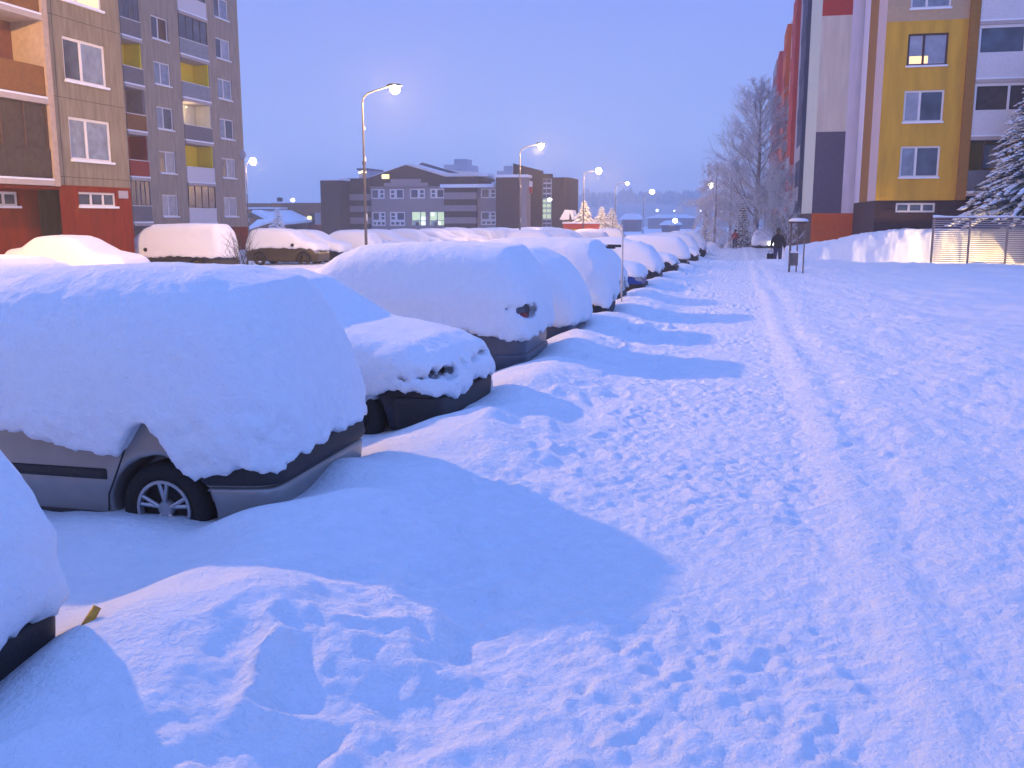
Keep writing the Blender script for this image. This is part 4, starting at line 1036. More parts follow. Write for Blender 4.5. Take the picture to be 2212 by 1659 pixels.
for i in range(len(zs_s)-1):
    r = ra_(kB, 1548, zs_s[i], 1678, zs_s[i+1], YS-1.6)
    lit = 4 <= i <= 7
    W.window(r[0], r[1], r[2]+.03, r[3]-.03, split=(.45,), frame='mint' if lit else 'palegrey', panes=('litpane2',) if lit else ('pane',), fw=.10, sill=False, d=0)
r = ra_(kB, 1548, 1030, 1678, 1062, YS-1.6); MB().box((r[0], YS-1.4, G0), (r[1], YS-1.2, r[3])).build('stair_wall', M['brick'], sch)
r = ra_(kB, 1620, 600, 1690, 655, YS-2.4)
g = MB(); g.lathe([(.001, .22), (.24, .17), (.34, 0), (.24, -.17), (.001, -.22)], ((r[0]+r[1])/2, YS-2.5, (r[2]+r[3])/2)); g.build('wall_lantern', mat('white_lantern', (1, 1, .9), .3, emit=(1, 1, .9), es=3), sch, smooth=True)
t3 = ra_(kB, 1680, 318, 1922, 1060, YS-2.5)
tw = MB(); xc = (t3[0]+t3[1])/2; hw_ = (t3[1]-t3[0])/2
pts = [(t3[0], YS+5), (t3[0], YS-2.5)]+[(xc+hw_*.35+hw_*.65*math.sin(t), YS-2.5+2.2*(1-math.cos(t))) for t in [i*PI/2/8 for i in range(9)]]+[(t3[1], YS+5)]
tw.prism(pts, 'z', G0, t3[3]); tw.build('round_tower', M['brick'], sch)
r = ra_(kB, 1300, 370, 1395, 450, YS-3); MB().box((r[0], YS-3, r[2]), (r[1], YS-2.1, r[3])).build('canopy_snow', M['fluff'], sch)
MB().box((r[0], YS-3, r[2]-.8), (r[1], YS-2.1, r[2]-.01)).build('canopy', M['redrender'], sch)
# gable lantern, roof cabin
r = ra_(kA, 1175, 378, 1270, 445, YS-1); MB().box((r[0], YS-1, r[2]), (r[1], YS-.4, r[3])).build('gable_lantern', mat('yellow_lantern', (1, .8, .3), .3, emit=(1, .80, .32), es=1.6), sch)
rebase(sch, (t1_[0], YS, -1))
cab = empty('roof_tower', (0, 0, 0)); tag(cab, 'pale block with three small yellow lights just above the school roof, left of the gable', 'building')
r = ra_(kA, 805, 310, 935, 450, 170); MB().box((r[0], 170, -2), (r[1], 178, r[3])).build('wall', M['palegrey'], cab)
MB().box((r[0]-.3, 169.7, r[3]), (r[1]+.3, 178, r[3]+.35)).build('roof', M['slate'], cab)
for (px, py) in ((820, 350), (862, 335), (908, 345)):
    x_, z_ = onY(*kA(px, py), 169.8); g = MB(); g.lathe([(.001, .2), (.26, .1), (.26, -.1), (.001, -.2)], (x_, 169.7, z_)); g.build('roof_light', mat('roof_light_glow', (1, .8, .4), .3, emit=(1, .82, .4), es=2.2), cab, smooth=True)
rebase(cab, (r[0], 172, -2))
for lab, (x0, y0, x1, y1), k_, Y in (('hazy block of flats peeping over the school roof', (175, 98, 510, 300), kB, 330), ('hazier lower block of flats just left of the slanted brick wall', (915, 190, 1135, 330), kB, 360)):
    o = empty('distant_block', (0, 0, 0)); tag(o, lab, 'apartment building')
    r = ra_(k_, x0, y0, x1, y1, Y); m_ = MB().box((r[0], Y, -3), (r[1], Y+14, r[3]-1)); m_.build('wall', M['palegrey'], o)
    MB().box((r[0]+(r[1]-r[0])*.35, Y+2, r[3]-1), (r[1]-1, Y+9, r[3]+1)).build('lift_house', M['palegrey'], o)
    W = Wall((0, Y-.05, 0), (1, 0, 0), (0, -1, 0), o); xx = r[0]+1.5
    while xx < r[1]-2: W.slabbox('window', M['pane'], xx, xx+1.6, r[3]-4, r[3]-2.6, 0, .05); xx += 3.4
    rebase(o, (r[0], Y, -3))

# ---------------- orange low building left of the school
kC = K(640, 540, 6.506)
YO = 150.0
ob = empty('low_building', (0, 0, 0)); tag(ob, 'flat-roofed orange brick building with a sloping snowy canopy, between flats and school', 'building')
def rc(x0, y0, x1, y1, Y=YO): return ra_(kC, x0, y0, x1, y1, Y)
r = rc(760, 160, 1700, 680); MB().box((r[0], YO, -3), (r[1]+3, YO+14, r[3])).build('wall', M['orangebrick'], ob); MB().box((r[0]-.1, YO-.2, r[3]), (r[1]+3, YO+14, r[3]+.25)).build('roof_snow', M['fluff'], ob)
r = rc(250, 270, 600, 680, YO-6); MB().box((r[0]-4, YO-6, -3), (r[1], YO+6, r[3])).build('annex_wall', M['orangebrick'], ob)
r = rc(250, 236, 720, 268, YO-6.4); MB().box((r[0]-4, YO-6.6, r[2]), (r[1], YO+6, r[3])).build('annex_snow', M['fluff'], ob)
r = rc(250, 165, 700, 232, YO+4); MB().box((r[0]-4, YO+4, r[2]-1), (r[1], YO+14, r[3])).build('upper_storey', M['orangebrick'], ob)
a, b, c, d = [onY(*kC(*q), YO-5) for q in ((600, 335), (850, 330), (1240, 500), (1060, 565))]
cn = MB(); cn.add([(a[0], YO-9, a[1]), (b[0], YO-.1, b[1]), (c[0], YO-.1, c[1]-.1), (d[0], YO-9, d[1])], [(0, 1, 2, 3)])
o_ = cn.build('canopy_snow', M['fluff'], ob); sm = o_.modifiers.new('t', 'SOLIDIFY'); sm.thickness = .45
g = MB(); g.prism([(a[0]+.1, a[1]-.35), (d[0]-.1, d[1]-.4), (d[0]-.1, -3), (a[0]+.1, -3)], 'y', YO-8.7, YO-8.3); g.build('porch_wall', M['ochrerail'], ob)
for q in ((330, 335, 520, 425, YO-6.1), (880, 315, 1185, 500, YO-.1), (1430, 340, 1535, 550, YO-.1), (1060, 570, 1215, 660, YO-.1)):
    r = rc(*q[:4], q[4]); MB().box((r[0], q[4]-.05, r[2]), (r[1], q[4]+.08, r[3])).build('window', M['shade'], ob)
r = rc(1540, 335, 1640, 548); MB().box((r[0], YO-.15, r[2]), (r[1], YO, r[3])).build('door', M['palegrey'], ob)
r = rc(1430, 555, 1700, 690); MB().box((r[0], YO-.3, -3), (r[1], YO-.02, r[3])).build('plinth', M['redplinth'], ob)
x_, z_ = onY(*kC(1440, 425), YO-.4); g = MB(); g.lathe([(.001, .3), (.35, .2), (.35, -.2), (.001, -.3)], (x_, YO-.5, z_)); g.build('wall_lantern', bpy.data.materials['yellow_lantern'], ob, smooth=True)
x_, z_ = onY(*kC(900, 100), YO+3); g = MB(); g.tube([(x_, YO+3, z_-1.5), (x_, YO+3, z_+.2)], .12, 6); g.lathe([(.001, .4), (.5, .3), (.5, -.4), (.001, -.5)], (x_, YO+3, z_), n=10); g.build('chimney', M['black'], ob)
rebase(ob, (-55, YO, -3))
sh = empty('shed', (0, 0, 0)); tag(sh, 'low dark shed with a sloping snow roof right beside the tall flats', 'shed')
p_ = [onY(*kC(*q), 110) for q in ((230, 545), (600, 555), (660, 640), (330, 650))]
g = MB(); g.add([(p_[3][0], 110, p_[3][1]), (p_[1][0], 110, p_[1][1]-.05), (p_[1][0], 114, p_[1][1]+.5), (p_[0][0], 114, p_[0][1]+.3)], [(0, 1, 2, 3)]); o_ = g.build('roof_snow', M['fluff'], sh); sm = o_.modifiers.new('t', 'SOLIDIFY'); sm.thickness = .3
g = MB(); g.prism([(p_[3][0]+.1, p_[3][1]-.35), (p_[1][0]-.1, p_[1][1]-.4), (p_[1][0]-.1, -3), (p_[3][0]+.1, -3)], 'y', 110.2, 113.8); g.build('wall', M['orangebrick'], sh)
rebase(sh, (p_[3][0], 110, -2))
# small hut and red container
kD = K(1540, 480, 5.027)
hut = empty('playhouse', (0, 0, 0)); tag(hut, 'small steep-roofed hut with thick snow above the red container', 'hut')
YH = 104
a = onY(*kD(105, 655), YH); b = onY(*kD(178, 520), YH); c = onY(*kD(245, 540), YH); d = onY(*kD(315, 660), YH)
g = MB(); g.prism([a, b, (b[0]+.25, b[1]-.15), (a[0]+.5, a[1]-.1)], 'y', YH-1, YH+1.2); g.prism([(b[0], b[1]), (c[0]+.3, c[1]+.1), (d[0], d[1]), (d[0]-.3, d[1]), (c[0], c[1]-.1), (b[0]+.1, b[1]-.2)], 'y', YH-1, YH+1.2)
g.prism([a, b, c, (c[0]-.05, a[1])], 'y', YH-1.05, YH-.95); g.build('roof_snow', M['fluff'], hut)
g = MB(); g.box((c[0]+.1, YH-.8, a[1]-.1), (d[0]-.2, YH+1, c[1]-.3)); g.box((a[0]+.3, YH-.8, -2), (d[0]-.3, YH+1, a[1]-.05)); g.build('wall', M['wood'], hut)
rebase(hut, (a[0]+1, YH, -1))
ct = empty('container', (0, 0, 0)); tag(ct, 'red skip container with a yellow panel, in front of the lit firs', 'container')
YK = 96
r = ra_(kD, 130, 715, 600, 890, YK); g = MB(); zz0 = slope(YK)-.2
g.prism([(r[0], r[3]), (r[1], r[3]), (r[1]-.35, zz0), (r[0]+.35, zz0)], 'y', YK, YK+2.2); g.build('body', M['redbox'], ct)
for t in range(7): 
    x = r[0]+.45+t*(r[1]-r[0]-.9)/6; MB().box((x-.04, YK-.09, zz0+.1), (x+.04, YK-.01, r[3]-.1)).build('rib', M['redbox'], ct)
r2_ = ra_(kD, 190, 790, 360, 850, YK); MB().box((r2_[0], YK-.12, r2_[2]), (r2_[1], YK-.095, r2_[3])).build('panel', M['yellowbox'], ct)
MB().box((r[0]-.05, YK-.1, r[3]), (r[1]+.05, YK+2.3, r[3]+.16)).build('snow_cap', M['fluff'], ct)
rebase(ct, (r[0]+1.5, YK+1, zz0))

# ---------------- trees
def frost_tree(name, label, loc, h, spread, seed, tr=.22, twigm='twig', droop=0.0, depth=5, nmain=26, group=None, base=.12):
    r = random.Random(seed); root = empty(name, loc); tag(root, label, 'tree', group)
    tk = MB(); cr = MB()
    pts = []; x = y = 0
    N = 12
    for i in range(N+1):
        t = i/N; pts.append((x, y, -0.3+t*h)); x += r.gauss(0, .012*h/ N*1.5); y += r.gauss(0, .012*h/N*1.5)
    tk.tube(pts, [tr*(1-.93*i/N) for i in range(N+1)], 8)
    def br(p, d, L, rad, lev):
        n = 4; q = [Vector(p)]; dd = Vector(d).normalized(); kids = []
        for i in range(n):
            dd = (dd+Vector((r.gauss(0, .13), r.gauss(0, .13), r.gauss(0, .09)-droop*(lev >= 2)*.35+(.05 if droop == 0 else 0)))).normalized()
            q.append(q[-1]+dd*L/n); kids.append((q[-1].copy(), dd.copy(), i+1))
        (tk if lev < 2 else cr).tube(q, [rad*(1-.6*i/n) for i in range(n+1)], 5 if lev < 2 else 3, caps=False)
        if lev >= depth: return
        for (pp, d2, i) in kids:
            m = 2 if lev < depth-1 else 3
            for _ in range(m):
                if r.random() < .12: continue
                side = Vector((r.gauss(0, 1), r.gauss(0, 1), r.gauss(0, .6))).normalized()
                nd = (d2*.9+side*.75).normalized()
                br(pp, nd, L*r.uniform(.38, .6), max(rad*.5, .009), lev+1)
    for i in range(nmain):
        t = base+(1-base)*(i/nmain)**.95
        k = t*N; j = min(int(k), N-1); f = k-j
        p = Vector(pts[j]).lerp(Vector(pts[j+1]), f)
        a = i*2.4+r.uniform(-.3, .3)
        up = .35+.9*t
        d = Vector((math.cos(a), math.sin(a), up))
        L = spread*(1-t)**.65*r.uniform(.75, 1.2)*(.75 if t < .2 else 1)+.5
        br(p, d, L, tr*.33*(1-t*.7), 2 if L < 1 else 1)
    tk.build('trunk', M['bark'], root); cr.build('crown', M[twigm], root, fix=False)
    print(name, len(cr.f))
    return root
x_, _ = onY(1612, 469, 92)
frost_tree('frosted_tree', 'tall bare frosted tree standing alone behind the walkers, tallest of the trees', (x_+.9, 92, slope(92)-.1), 14.6, 4.6, 3, tr=.30, depth=4, nmain=46)
x_, _ = onY(1545, 469, 99)
frost_tree('frosted_birch', 'drooping frosted birch at the left of the tall bare tree', (x_, 99, -.8), 8.6, 2.8, 5, tr=.16, twigm='birch', droop=1.0, depth=4, nmain=20, group='frosted birches')
x_, _ = onY(1578, 469, 103)
frost_tree('frosted_birch', 'drooping frosted birch half behind the tall bare tree', (x_, 103, -.8), 8.8, 2.9, 6, tr=.16, twigm='birch', droop=.9, depth=4, nmain=20, group='frosted birches')
x_, _ = onY(1690, 469, 74)
frost_tree('frosted_tree', 'low frosted bush-like tree against the colourful flats, above the notice board', (x_, 74, -.5), 6.0, 2.4, 8, tr=.12, depth=4, nmain=20)
x_, _ = onY(1645, 469, 90)
frost_tree('frosted_tree', 'small frosted tree right of the tall bare tree, over the oncoming car', (x_+.3, 90, -.6), 5.5, 2.2, 9, tr=.10, depth=4, nmain=16)

def spruce(label, loc, h, rad, seed, dens=1.0, group=None, snowy=.5, lump=1.0, name='spruce_tree', bare=.05):
    r = random.Random(seed); root = empty(name, loc); tag(root, label, 'spruce', group)
    tk = MB(); tk.tube([(0, 0, -.3), (0, 0, h*.5), (0, 0, h)], [rad*.07+.03, rad*.04+.02, .01], 7); tk.build('trunk', M['bark'], root)
    nd = MB(); sn = MB()
    nl = int(h/.30*dens)
    for i in range(nl):
        t = (i+.5)/nl; z = h*(bare+(1-bare)*t); R_ = rad*(1-t)**.85*r.uniform(.85, 1.1)+.06
        nb = max(5, int(13*(1-t)*dens)+4)
        for b in range(nb):
            a = 2*PI*(b+r.random()*.6)/nb+i*.7; L = R_*r.uniform(.75, 1.12); dr = r.uniform(.22, .42)
            ca, sa = math.cos(a), math.sin(a); ns = max(3, int(L/.16))
            for s_ in range(ns):
                u = (s_+.6)/ns; px = ca*L*u; py = sa*L*u; pz = z-dr*L*u*u+.10*L*u
                wd = .16*L*(1-u)+.07
                for sd in (-1, 1):
                    q = Vector((px, py, pz)); o = Vector((-sa*sd, ca*sd, 0))*wd*r.uniform(.8, 1.3)+Vector((ca, sa, 0))*wd*.7+Vector((0, 0, -r.uniform(.05, .35)*wd))
                    n2 = Vector((ca, sa, 0))*.05+Vector((0, 0, -.05*r.random()))
                    nd.add([q-n2, q+n2, q+o+n2*.4, q+o-n2*.4], [(0, 1, 2, 3)])
                if r.random() < snowy:
                    s3 = (.05+.06*L*(1-u*.5)/max(.6, rad)*1.4)*r.uniform(.7, 1.35)*lump
                    c = Vector((px, py, pz+.02)); v = [c+Vector((ca*s3*1.6, sa*s3*1.6, -.3*s3)), c+Vector((-sa*s3, ca*s3, 0)), c-Vector((ca*s3*1.4, sa*s3*1.4, -.2*s3)), c+Vector((sa*s3, -ca*s3, 0)), c+Vector((0, 0, s3*.75)), c-Vector((0, 0, s3*.3))]
                    sn.add(v, [(0, 1, 4), (1, 2, 4), (2, 3, 4), (3, 0, 4), (1, 0, 5), (2, 1, 5), (3, 2, 5), (0, 3, 5)])
    nd.build('crown', M['needle'], root, fix=False); sn.build('branch_snow', M['fluff'], root, smooth=True, fix=False)
    return root
spruce('snow-laden spruce at the right edge in front of the mustard flats', (13.5, 48.8, -.3), 10.2, 3.3, 2, 1.3, snowy=.8, lump=1.3, bare=.26)
for i, (px, py, w_, hh_) in enumerate(((1262, 434, 26, 0), (1300, 447, 24, 0), (1322, 449, 16, 0))):
    Y = 101+i*2.5; x_, z_ = onY(px, py, Y)
    spruce(['lamp-lit snowy fir, tallest and leftmost of the three behind the red container', 'lamp-lit snowy fir in the middle of the three behind the red container', 'lamp-lit snowy fir at the right end of the three by the third lamp'][i],
           (x_, Y, -1.1), z_+1.1, [2.3, 2.0, 1.8][i], 20+i, 1.5, 'lamp-lit firs', .95, 2.3)
x_, z_ = onY(599, 450, 100); spruce('small snowy spruce in front of the orange building', (x_, 100, -1.0), z_+1.0, 1.5, 31, 1.2, snowy=.95, lump=2.0)
x_, z_ = onY(1525, 452, 110); spruce('slim dark spruce at the foot of the birches', (x_, 110, -1.2), z_+1.2, 1.0, 32, 1.2, snowy=.6)
x_, z_ = onY(1606, 440, 88); spruce('dark evergreen clump at the foot of the tall bare tree', (x_, 88, -.9), z_+1.2, 1.3, 33, 1.5, snowy=.7)
def shrub(label, loc, h, n, seed, m='bark', spread=.5):
    r = random.Random(seed); mb = MB()
    for i in range(n):
        a = r.uniform(0, 2*PI); q = [Vector((r.gauss(0, .06), r.gauss(0, .06), -.1))]; d = Vector((math.cos(a)*spread, math.sin(a)*spread, 1))
        for k in range(4):
            d = (d+Vector((r.gauss(0, .2), r.gauss(0, .2), 0))).normalized(); q.append(q[-1]+d*h/4*r.uniform(.7, 1.1))
            if k > 0:
                e = (d+Vector((r.gauss(0, .6), r.gauss(0, .6), .1))).normalized(); mb.tube([q[-1], q[-1]+e*h*.22, q[-1]+e*h*.36+Vector((0, 0, .05))], [.008, .006, .003], 3, False)
        mb.tube(q, [.018, .014, .010, .007, .004], 4, False)
    o = mb.build('shrub', M[m], None, fix=False); o.location = loc; tag(o, label, 'shrub'); return o
x_, z_ = onX(468, 530, -19.0)[0], 0
shrub('bare dark shrub sticking up by the tail of the snow-plastered van', (-18.6, 33.9, -.1), 1.55, 26, 3, 'black', .35)
x_, _ = onY(1560, 500, 84); shrub('frosty twiggy shrub left of the walker in red', (x_, 84, -.5), 1.5, 40, 5, 'twig')
x_, _ = onY(1600, 500, 96); shrub('frosty reddish shrub behind the walker in red', (x_, 96, -.6), 2.0, 50, 6, 'birch')

# ---------------- fence, snow bank, notice board, stake
fn = empty('slatted_fence', (0, 0, 0)); tag(fn, 'low grey horizontal-slat fence with snow on its top rail, right edge', 'fence')
p0 = Vector((8.75, 47.2, 0)); p1 = Vector((19.5, 43.4, 0)); du = (p1-p0).normalized(); LN = (p1-p0).length; nn = Vector((du.y, -du.x, 0))
def fb(name, m, a0, a1, z0, z1, d0, d1, par):
    mb = MB(); v = [p0+du*a+nn*d+Vector((0, 0, z)) for d in (d0, d1) for z in (z0, z1) for a in (a0, a1)]
    mb.add(v, [(0, 2, 3, 1), (4, 5, 7, 6), (0, 1, 5, 4), (2, 6, 7, 3), (0, 4, 6, 2), (1, 3, 7, 5)]); return mb.build(name, m, par)
FZ = -.02; FT = 2.06
a = 0
while a < LN:
    fb('post', M['wood'], a, a+.09, FZ-.5, FT, -.10, -.01, fn); a += 1.52
sl = MB()
z = FZ+.12
k = 0
while z < FT-.05:
    v = [p0+du*a_+nn*d+Vector((0, 0, zz)) for d in (0, .022) for zz in (z, z+.045) for a_ in (0, LN)]
    sl.add(v, [(0, 2, 3, 1), (4, 5, 7, 6), (0, 1, 5, 4), (2, 6, 7, 3), (0, 4, 6, 2), (1, 3, 7, 5)]); z += .092
sl.build('slat_panel', M['fencem'], fn); fb('top_rail', M['fencem'], 0, LN, FT, FT+.05, -.10, .05, fn)
# snow lying unevenly on the rail
V = []; F = []; n = 160
for i in range(n):
    a = LN*i/(n-1); hgt = .045+.035*abs(float(noise2(a*1.3, 0.3, 5)))+.05*max(0, float(noise2(a*.8+3, .7, 6)))
    for (d, zz) in ((-.11, .05), (-.09, .05+hgt*.7), (-.03, .05+hgt), (.04, .05+hgt*.7), (.06, .05)): V.append(p0+du*a+nn*d+Vector((0, 0, FT+zz)))
for i in range(n-1):
    for j in range(4): F.append((i*5+j, i*5+j+1, (i+1)*5+j+1, (i+1)*5+j))
m_ = MB(); m_.add(V, F); m_.build('rail_snow', M['fluff'], fn, smooth=True); rebase(fn, tuple(p0))

# ploughed bank: height field strip along the drive
nxm, nym = 420, 60
xs = np.linspace(1.6, 24, nxm); ts = np.linspace(0, 1, nym)
XM, TM = np.meshgrid(xs, ts); YM = 47.5+.9*sstep(6, 11.5, XM)+TM*(2.95-.9*sstep(6, 11.5, XM))
top = .80+.95*sstep(1.6, 9, XM)+.07*fbm2(XM*.5, XM*0, 2, 91)
front = sstep(0, .62, TM+.03*fbm2(XM*1.5, TM*3, 2, 95)); back = 1-.25*sstep(.75, 1, TM)
endc = sstep(1.6, 2.4, XM)
ZM = -.60+(top+.42)*front*back*endc+.03*fbm2(XM*2.6, YM*2.6, 3, 92)*front*endc+.03*fbm2(XM*7, YM*7, 2, 93)*front*endc
ix = np.arange(nxm-1)[None, :]+np.arange(nym-1)[:, None]*nxm; ix = ix.ravel()
bk = np_mesh('snow_mound', np.stack([XM.ravel(), YM.ravel(), ZM.ravel()], 1), np.stack([ix, ix+1, ix+nxm+1, ix+nxm], 1), M['snow'])
tag(bk, 'long ploughed snow bank glowing yellow in headlights before the mustard flats', 'snow bank')

nb = empty('notice_board', (2.3, 37.9, -.1)); tag(nb, 'small roofed notice board on thin posts with snow on top, right of the path', 'notice board')
for (x, y) in ((-.27, .0), (.02, .25), (.25, -.02), (-.22, .4)):
    MB().tube([(x, y, -.3), (x, y, 2.0)], .026, 8).build('post', M['wood'], nb)
MB().box((-.34, -.16, 1.98), (.33, .50, 2.03)).build('roof', M['dframe'], nb)
m_ = MB(); m_.lathe([(.001, .16), (.30, .15), (.46, .09), (.48, .02), (.46, 0)], (0, 0, 0), 'z', 20); o_ = m_.build('roof_snow', M['fluff'], nb, smooth=True); o_.location = (.01, .17, 2.045); o_.scale = (.76, .74, .8)
MB().box((-.24, .10, .38), (.06, .15, .86)).build('board', M['bin'], nb)
MB().box((-.25, .08, .865), (.07, .17, .92)).build('board_snow', M['fluff'], nb)
st_ = MB(); st_.tube([(0, 0, -.4), (.01, 0, .9), (0, .01, 1.86)], [.018, .017, .015], 8); st_.lathe([(.001, .05), (.022, .03), (.024, 0)], (0, .01, 1.86), n=10)
o = st_.build('marker_stake', M['frost'], None, smooth=True); o.location = (-2.34, 20.45, .05); tag(o, 'frosted thin stake at the tail of the half-cleared estate', 'stake')
st_ = MB(); st_.tube([(0, 0, -.1), (.03, .05, .10), (.05, .12, .22)], [.022, .024, .018], 7); 
o = st_.build('amber_stick', M['amber'], None, smooth=True); o.location = (-2.62, 3.12, .30); o.rotation_euler = (0, R(12), 0); tag(o, 'short amber stick in the snow beside the cut-off car\'s black bumper', 'stick')

# ---------------- people
def skin_obj(name, chains, m, parent, sub=2):
    """chains: lists of (x,y,z,r); first vertex of a later chain may be an index into the shared list"""
    vs = []; es = []; rs = []
    for ch in chains:
        prev = None
        for p in ch:
            if isinstance(p, int): prev = p; continue
            vs.append(p[:3]); rs.append(p[3]); i = len(vs)-1
            if prev is not None: es.append((prev, i))
            prev = i
    me = bpy.data.meshes.new(name); me.from_pydata(vs, es, []); me.update()
    o = bpy.data.objects.new(name, me); col.objects.link(o); o.parent = parent
    md = o.modifiers.new('skin', 'SKIN'); md.use_smooth_shade = True
    for i, v in enumerate(me.skin_vertices[0].data): v.radius = (rs[i], rs[i]); v.use_root = (i == 0)
    sb = o.modifiers.new('sub', 'SUBSURF'); sb.levels = sub; sb.render_levels = sub
    me.materials.append(m); return o
def person(label, loc, rz, h, coat, trouser, step=.16, bag=None, hat='black'):
    s = h/1.75; root = empty('person', loc, rz); tag(root, label, 'person'); root.scale = (s, s, s)
    legs = [[(0, 0, .95, .13), (.10, 0, .88, .095), (.11, step*.6, .50, .062), (.11, step*.35, .09, .045), (.11, step*.35+.15, .04, .035)],
            [0, (-.10, 0, .88, .095), (-.11, -step*.1, .50, .062), (-.11, -step*1.3, .12, .045), (-.11, -step*1.3+.14, .05, .035)]]
    up = [0, (0, .0, 1.15, .135), (0, .02, 1.38, .14), (0, .03, 1.50, .06), (0, .05, 1.58, .075), (0, .06, 1.68, .09)]
    armR = [(.17, .02, 1.40, .06), (.27, .00, 1.14, .045), (.28, .05, .90, .033), (.285, .07, .83, .032)]
    armL = [(-.17, .02, 1.40, .06), (-.27, -.03, 1.14, .045), (-.29, .0, .90, .033), (-.295, .02, .83, .032)]
    body = skin_obj('body', legs+[up]+[[12-0 if False else 11]+armR, [11]+armL], M['skin'], root)
    # fingers
    f = MB()
    for sx, hy in ((.285, .07), (-.295, .02)):
        for k in range(4): f.tube([(sx, hy-.027+k*.018, .815), (sx*.99, hy-.03+k*.02, .775-.004*abs(k-1.5)), (sx*.94, hy-.028+k*.019, .748)], [.0085, .008, .006], 6)
        f.tube([(sx, hy+.03, .83), (sx*.95, hy+.055, .80), (sx*.92, hy+.05, .775)], [.010, .009, .007], 6)
    f.build('hand_fingers', M['skin'], body)
    skin_obj('coat', [[(0, 0, .86, .185), (0, 0, 1.05, .185), (0, 0, 1.25, .205), (0, .02, 1.40, .19), (0, .04, 1.50, .125), (0, .05, 1.59, .10)],
                      [3, (.18, .02, 1.385, .092), (.285, .0, 1.14, .075), (.29, .05, .91, .055)], [3, (-.18, .02, 1.385, .092), (-.285, -.03, 1.14, .075), (-.30, .0, .91, .055)]], M[coat], root)
    skin_obj('trousers', [[(0, 0, .93, .14), (.10, 0, .86, .115), (.11, step*.6, .50, .085), (.11, step*.36, .10, .07)],
                          [0, (-.10, 0, .86, .115), (-.11, -step*.1, .50, .085), (-.11, -step*1.27, .13, .07)]], M[trouser], root)
    for sx, fy in ((.11, step*.35), (-.11, -step*1.3)):
        b = MB(); b.lathe([(.001, -.05), (.05, -.04), (.058, .02), (.055, .10), (.04, .16), (.001, .18)], (sx, fy+.02, .055), 'y', 12); b.build('boot', M['black'], root, smooth=True)
    hb = MB(); hb.lathe([(.10, -.09), (.106, -.04), (.108, .0), (.112, .05), (.095, .11), (.05, .145), (.001, .155)], (0, .055, 1.66), 'z', 16); hb.build('hat', M[hat], root, smooth=True)
    fc = MB(); fc.lathe([(.001, -.02), (.014, -.01), (.010, .02), (.001, .03)], (0, .155, 1.645), 'z', 8)
    for sx in (-.035, .035): fc.lathe([(.001, -.01), (.012, 0), (.001, .01)], (sx, .142, 1.665), 'z', 8)
    fc.build('face', M['skin'], body)
    return root
x_, _ = onY(1682, 500, 47.5)
pa = person('walker in black coat and dark hat holding a dark bag, beside the notice board', (x_, 47.5, slope(47.5)+.03), R(-4), 1.84, 'coat', 'trouser', .12)
pb_ = MB(); pb_.box((-.16, -.06, 0), (.16, .06, .30)); pb_.tube([(-.09, 0, .29), (-.07, 0, .43), (.07, 0, .43), (.09, 0, .29)], .012, 6)
bg = pb_.build('shopping_bag', M['coat'], None); bg.location = (x_-.33, 47.52, slope(47.5)+.42); tag(bg, 'dark bag hanging from the left hand of the walker in black', 'bag')
x_, _ = onY(1588, 505, 84)
person('distant walker in a red jacket and dark trousers near the frosted tree', (x_, 84, -.62+.05), R(170), 1.6, 'redcoat', 'trouser', .15)
x_, _ = onY(1697, 500, 58)
frost_tree('small_tree', 'thin young tree just right of the walker in black', (x_+.05, 56, -.5), 3.4, .7, 14, tr=.10, depth=3, nmain=14, base=.4)

# ---------------- far field, hill and its lights
HN = 240
xs = np.linspace(-900, 1100, HN); ys_ = np.linspace(520, 1500, 60)
XH, YHm = np.meshgrid(xs, ys_)
rise = sstep(520, 1150, YHm)
ZH = -14+rise*(34+3.5*fbm2(XH*.004, YHm*.003, 3, 101))+1.5*fbm2(XH*.02, YHm*.02, 2, 103)*rise
ix = (np.arange(HN-1)[None, :]+np.arange(59)[:, None]*HN).ravel()
hl_ = np_mesh('hills', np.stack([XH.ravel(), YHm.ravel(), ZH.ravel()], 1), np.stack([ix, ix+1, ix+HN+1, ix+HN], 1), M['hillm']); tag(hl_, kind='structure')
rf_ = random.Random(12); fm = MB()
for _ in range(3200):
    x = rf_.uniform(-420, 420); y = rf_.uniform(930, 1180)
    if y < 1080 and noise2(np.array([x*.01]), np.array([y*.01]), 7)[0] < -.2: continue
    z = float(-14+sstep(520, 1150, y)*(34+3.5*fbm2(np.array([x*.004]), np.array([y*.003]), 3, 101)[0])); hgt = rf_.uniform(5, 11)*(1.4 if rf_.random() < .05 else 1); w_ = hgt*rf_.uniform(.28, .5)
    a = rf_.uniform(0, 2); vv = [(x+w_*math.cos(a+2*PI*k/5), y+w_*math.sin(a+2*PI*k/5), z-2) for k in range(5)]+[(x+w_*.8*math.cos(a+.6+2*PI*k/5), y+w_*.8*math.sin(a+.6+2*PI*k/5), z+hgt*.45) for k in range(5)]+[(x, y, z+hgt)]
    fm.add(vv, [(k, (k+1) % 5, 5+(k+1) % 5, 5+k) for k in range(5)]+[(5+k, 5+(k+1) % 5, 10) for k in range(5)])
fo = fm.build('forest', M['forest'], None, fix=False); tag(fo, 'dark hazy wood along the far ridge', 'forest', kind='stuff')
hg = mat('far_lamp_glow', (1, 1, 1), .3, emit=(.9, .95, 1), es=5)
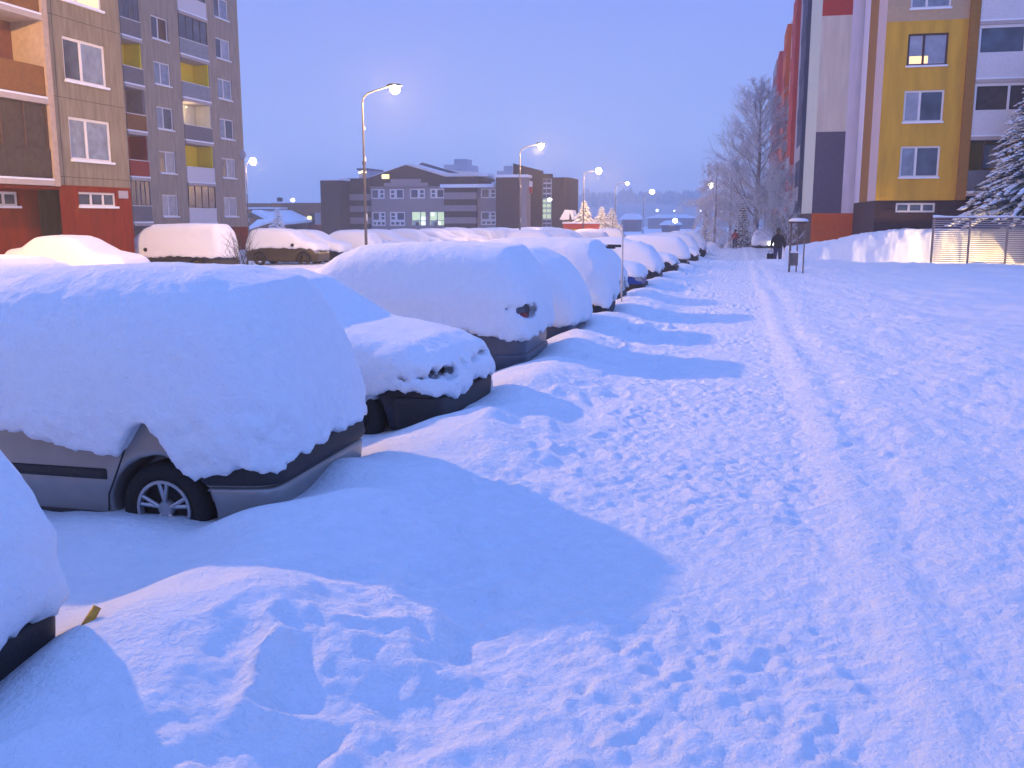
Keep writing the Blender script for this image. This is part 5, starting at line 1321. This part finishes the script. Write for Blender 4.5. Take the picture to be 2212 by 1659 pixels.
for i, (px, py, s_) in enumerate(((1419, 454, 1.2), (1456, 455, .8), (1513, 455, .9), (1559, 456, .8))):
    x_, z_ = onY(px+.5, py+.5, 700); g = MB(); g.lathe([(.001, .9), (.6, .65), (.9, 0), (.6, -.65), (.001, -.9)], (0, 0, 0), n=10)
    o = g.build('distant_lamp', [hg], None, smooth=True); o.location = (x_, 700, z_); o.scale = (s_, s_, s_*.8); tag(o, 'tiny white light on the dark ridge, number %s from the left'.replace('number %s', ['first', 'second', 'third', 'fourth'][i]), 'street lamp', 'lights on the far ridge')
for i, (x0, y0, x1, y1, Y) in enumerate(((1343, 459, 1376, 474, 260), (1400, 461, 1500, 482, 420), (1430, 474, 1462, 486, 240))):
    a = onY(x0, y0, Y); b = onY(x1, y1, Y); o = empty('far_building', (a[0], Y, -3)); tag(o, ['pale hall with a snow roof, farthest left on the field', 'long hazy hall with snow roof across the field', 'low hazy building by the lowest white lamp'][i], 'building')
    w_ = b[0]-a[0]; t_ = a[1]+3
    MB().box((0, 0, -2), (w_, 14, t_*.72)).build('wall', M['slate'], o); g = MB(); g.prism([(-.6, t_*.75), (w_*.25, t_*.95), (w_*.8, t_*.95), (w_+.6, t_*.75), (w_+.6, t_*.7), (-.6, t_*.7)], 'y', -.5, 14.5); g.build('roof', M['fluff'], o)
    g = MB(); n_w = 5
    for q in range(n_w): g.box((w_*(q+.3)/n_w, -.08, t_*.2), (w_*(q+.7)/n_w, -.02, t_*.45))
    g.build('window_row', M['pane'], o)

# ---------------- cold haze
hz = MB().box((-1000, -70, -22), (1150, 1560, 62)).build('haze', bpy.data.materials.new('haze'), None)
hm = hz.data.materials[0]; hm.use_nodes = True; t = hm.node_tree
for n in list(t.nodes):
    if n.type != 'OUTPUT_MATERIAL': t.nodes.remove(n)
pv = t.nodes.new('ShaderNodeVolumePrincipled'); pv.inputs['Color'].default_value = (1, 1, 1, 1); pv.inputs['Density'].default_value = .0013; pv.inputs['Anisotropy'].default_value = .5
t.links.new(pv.outputs[0], [n for n in t.nodes if n.type == 'OUTPUT_MATERIAL'][0].inputs['Volume'])
tag(hz, kind='stuff')
print('objects', len(bpy.data.objects))
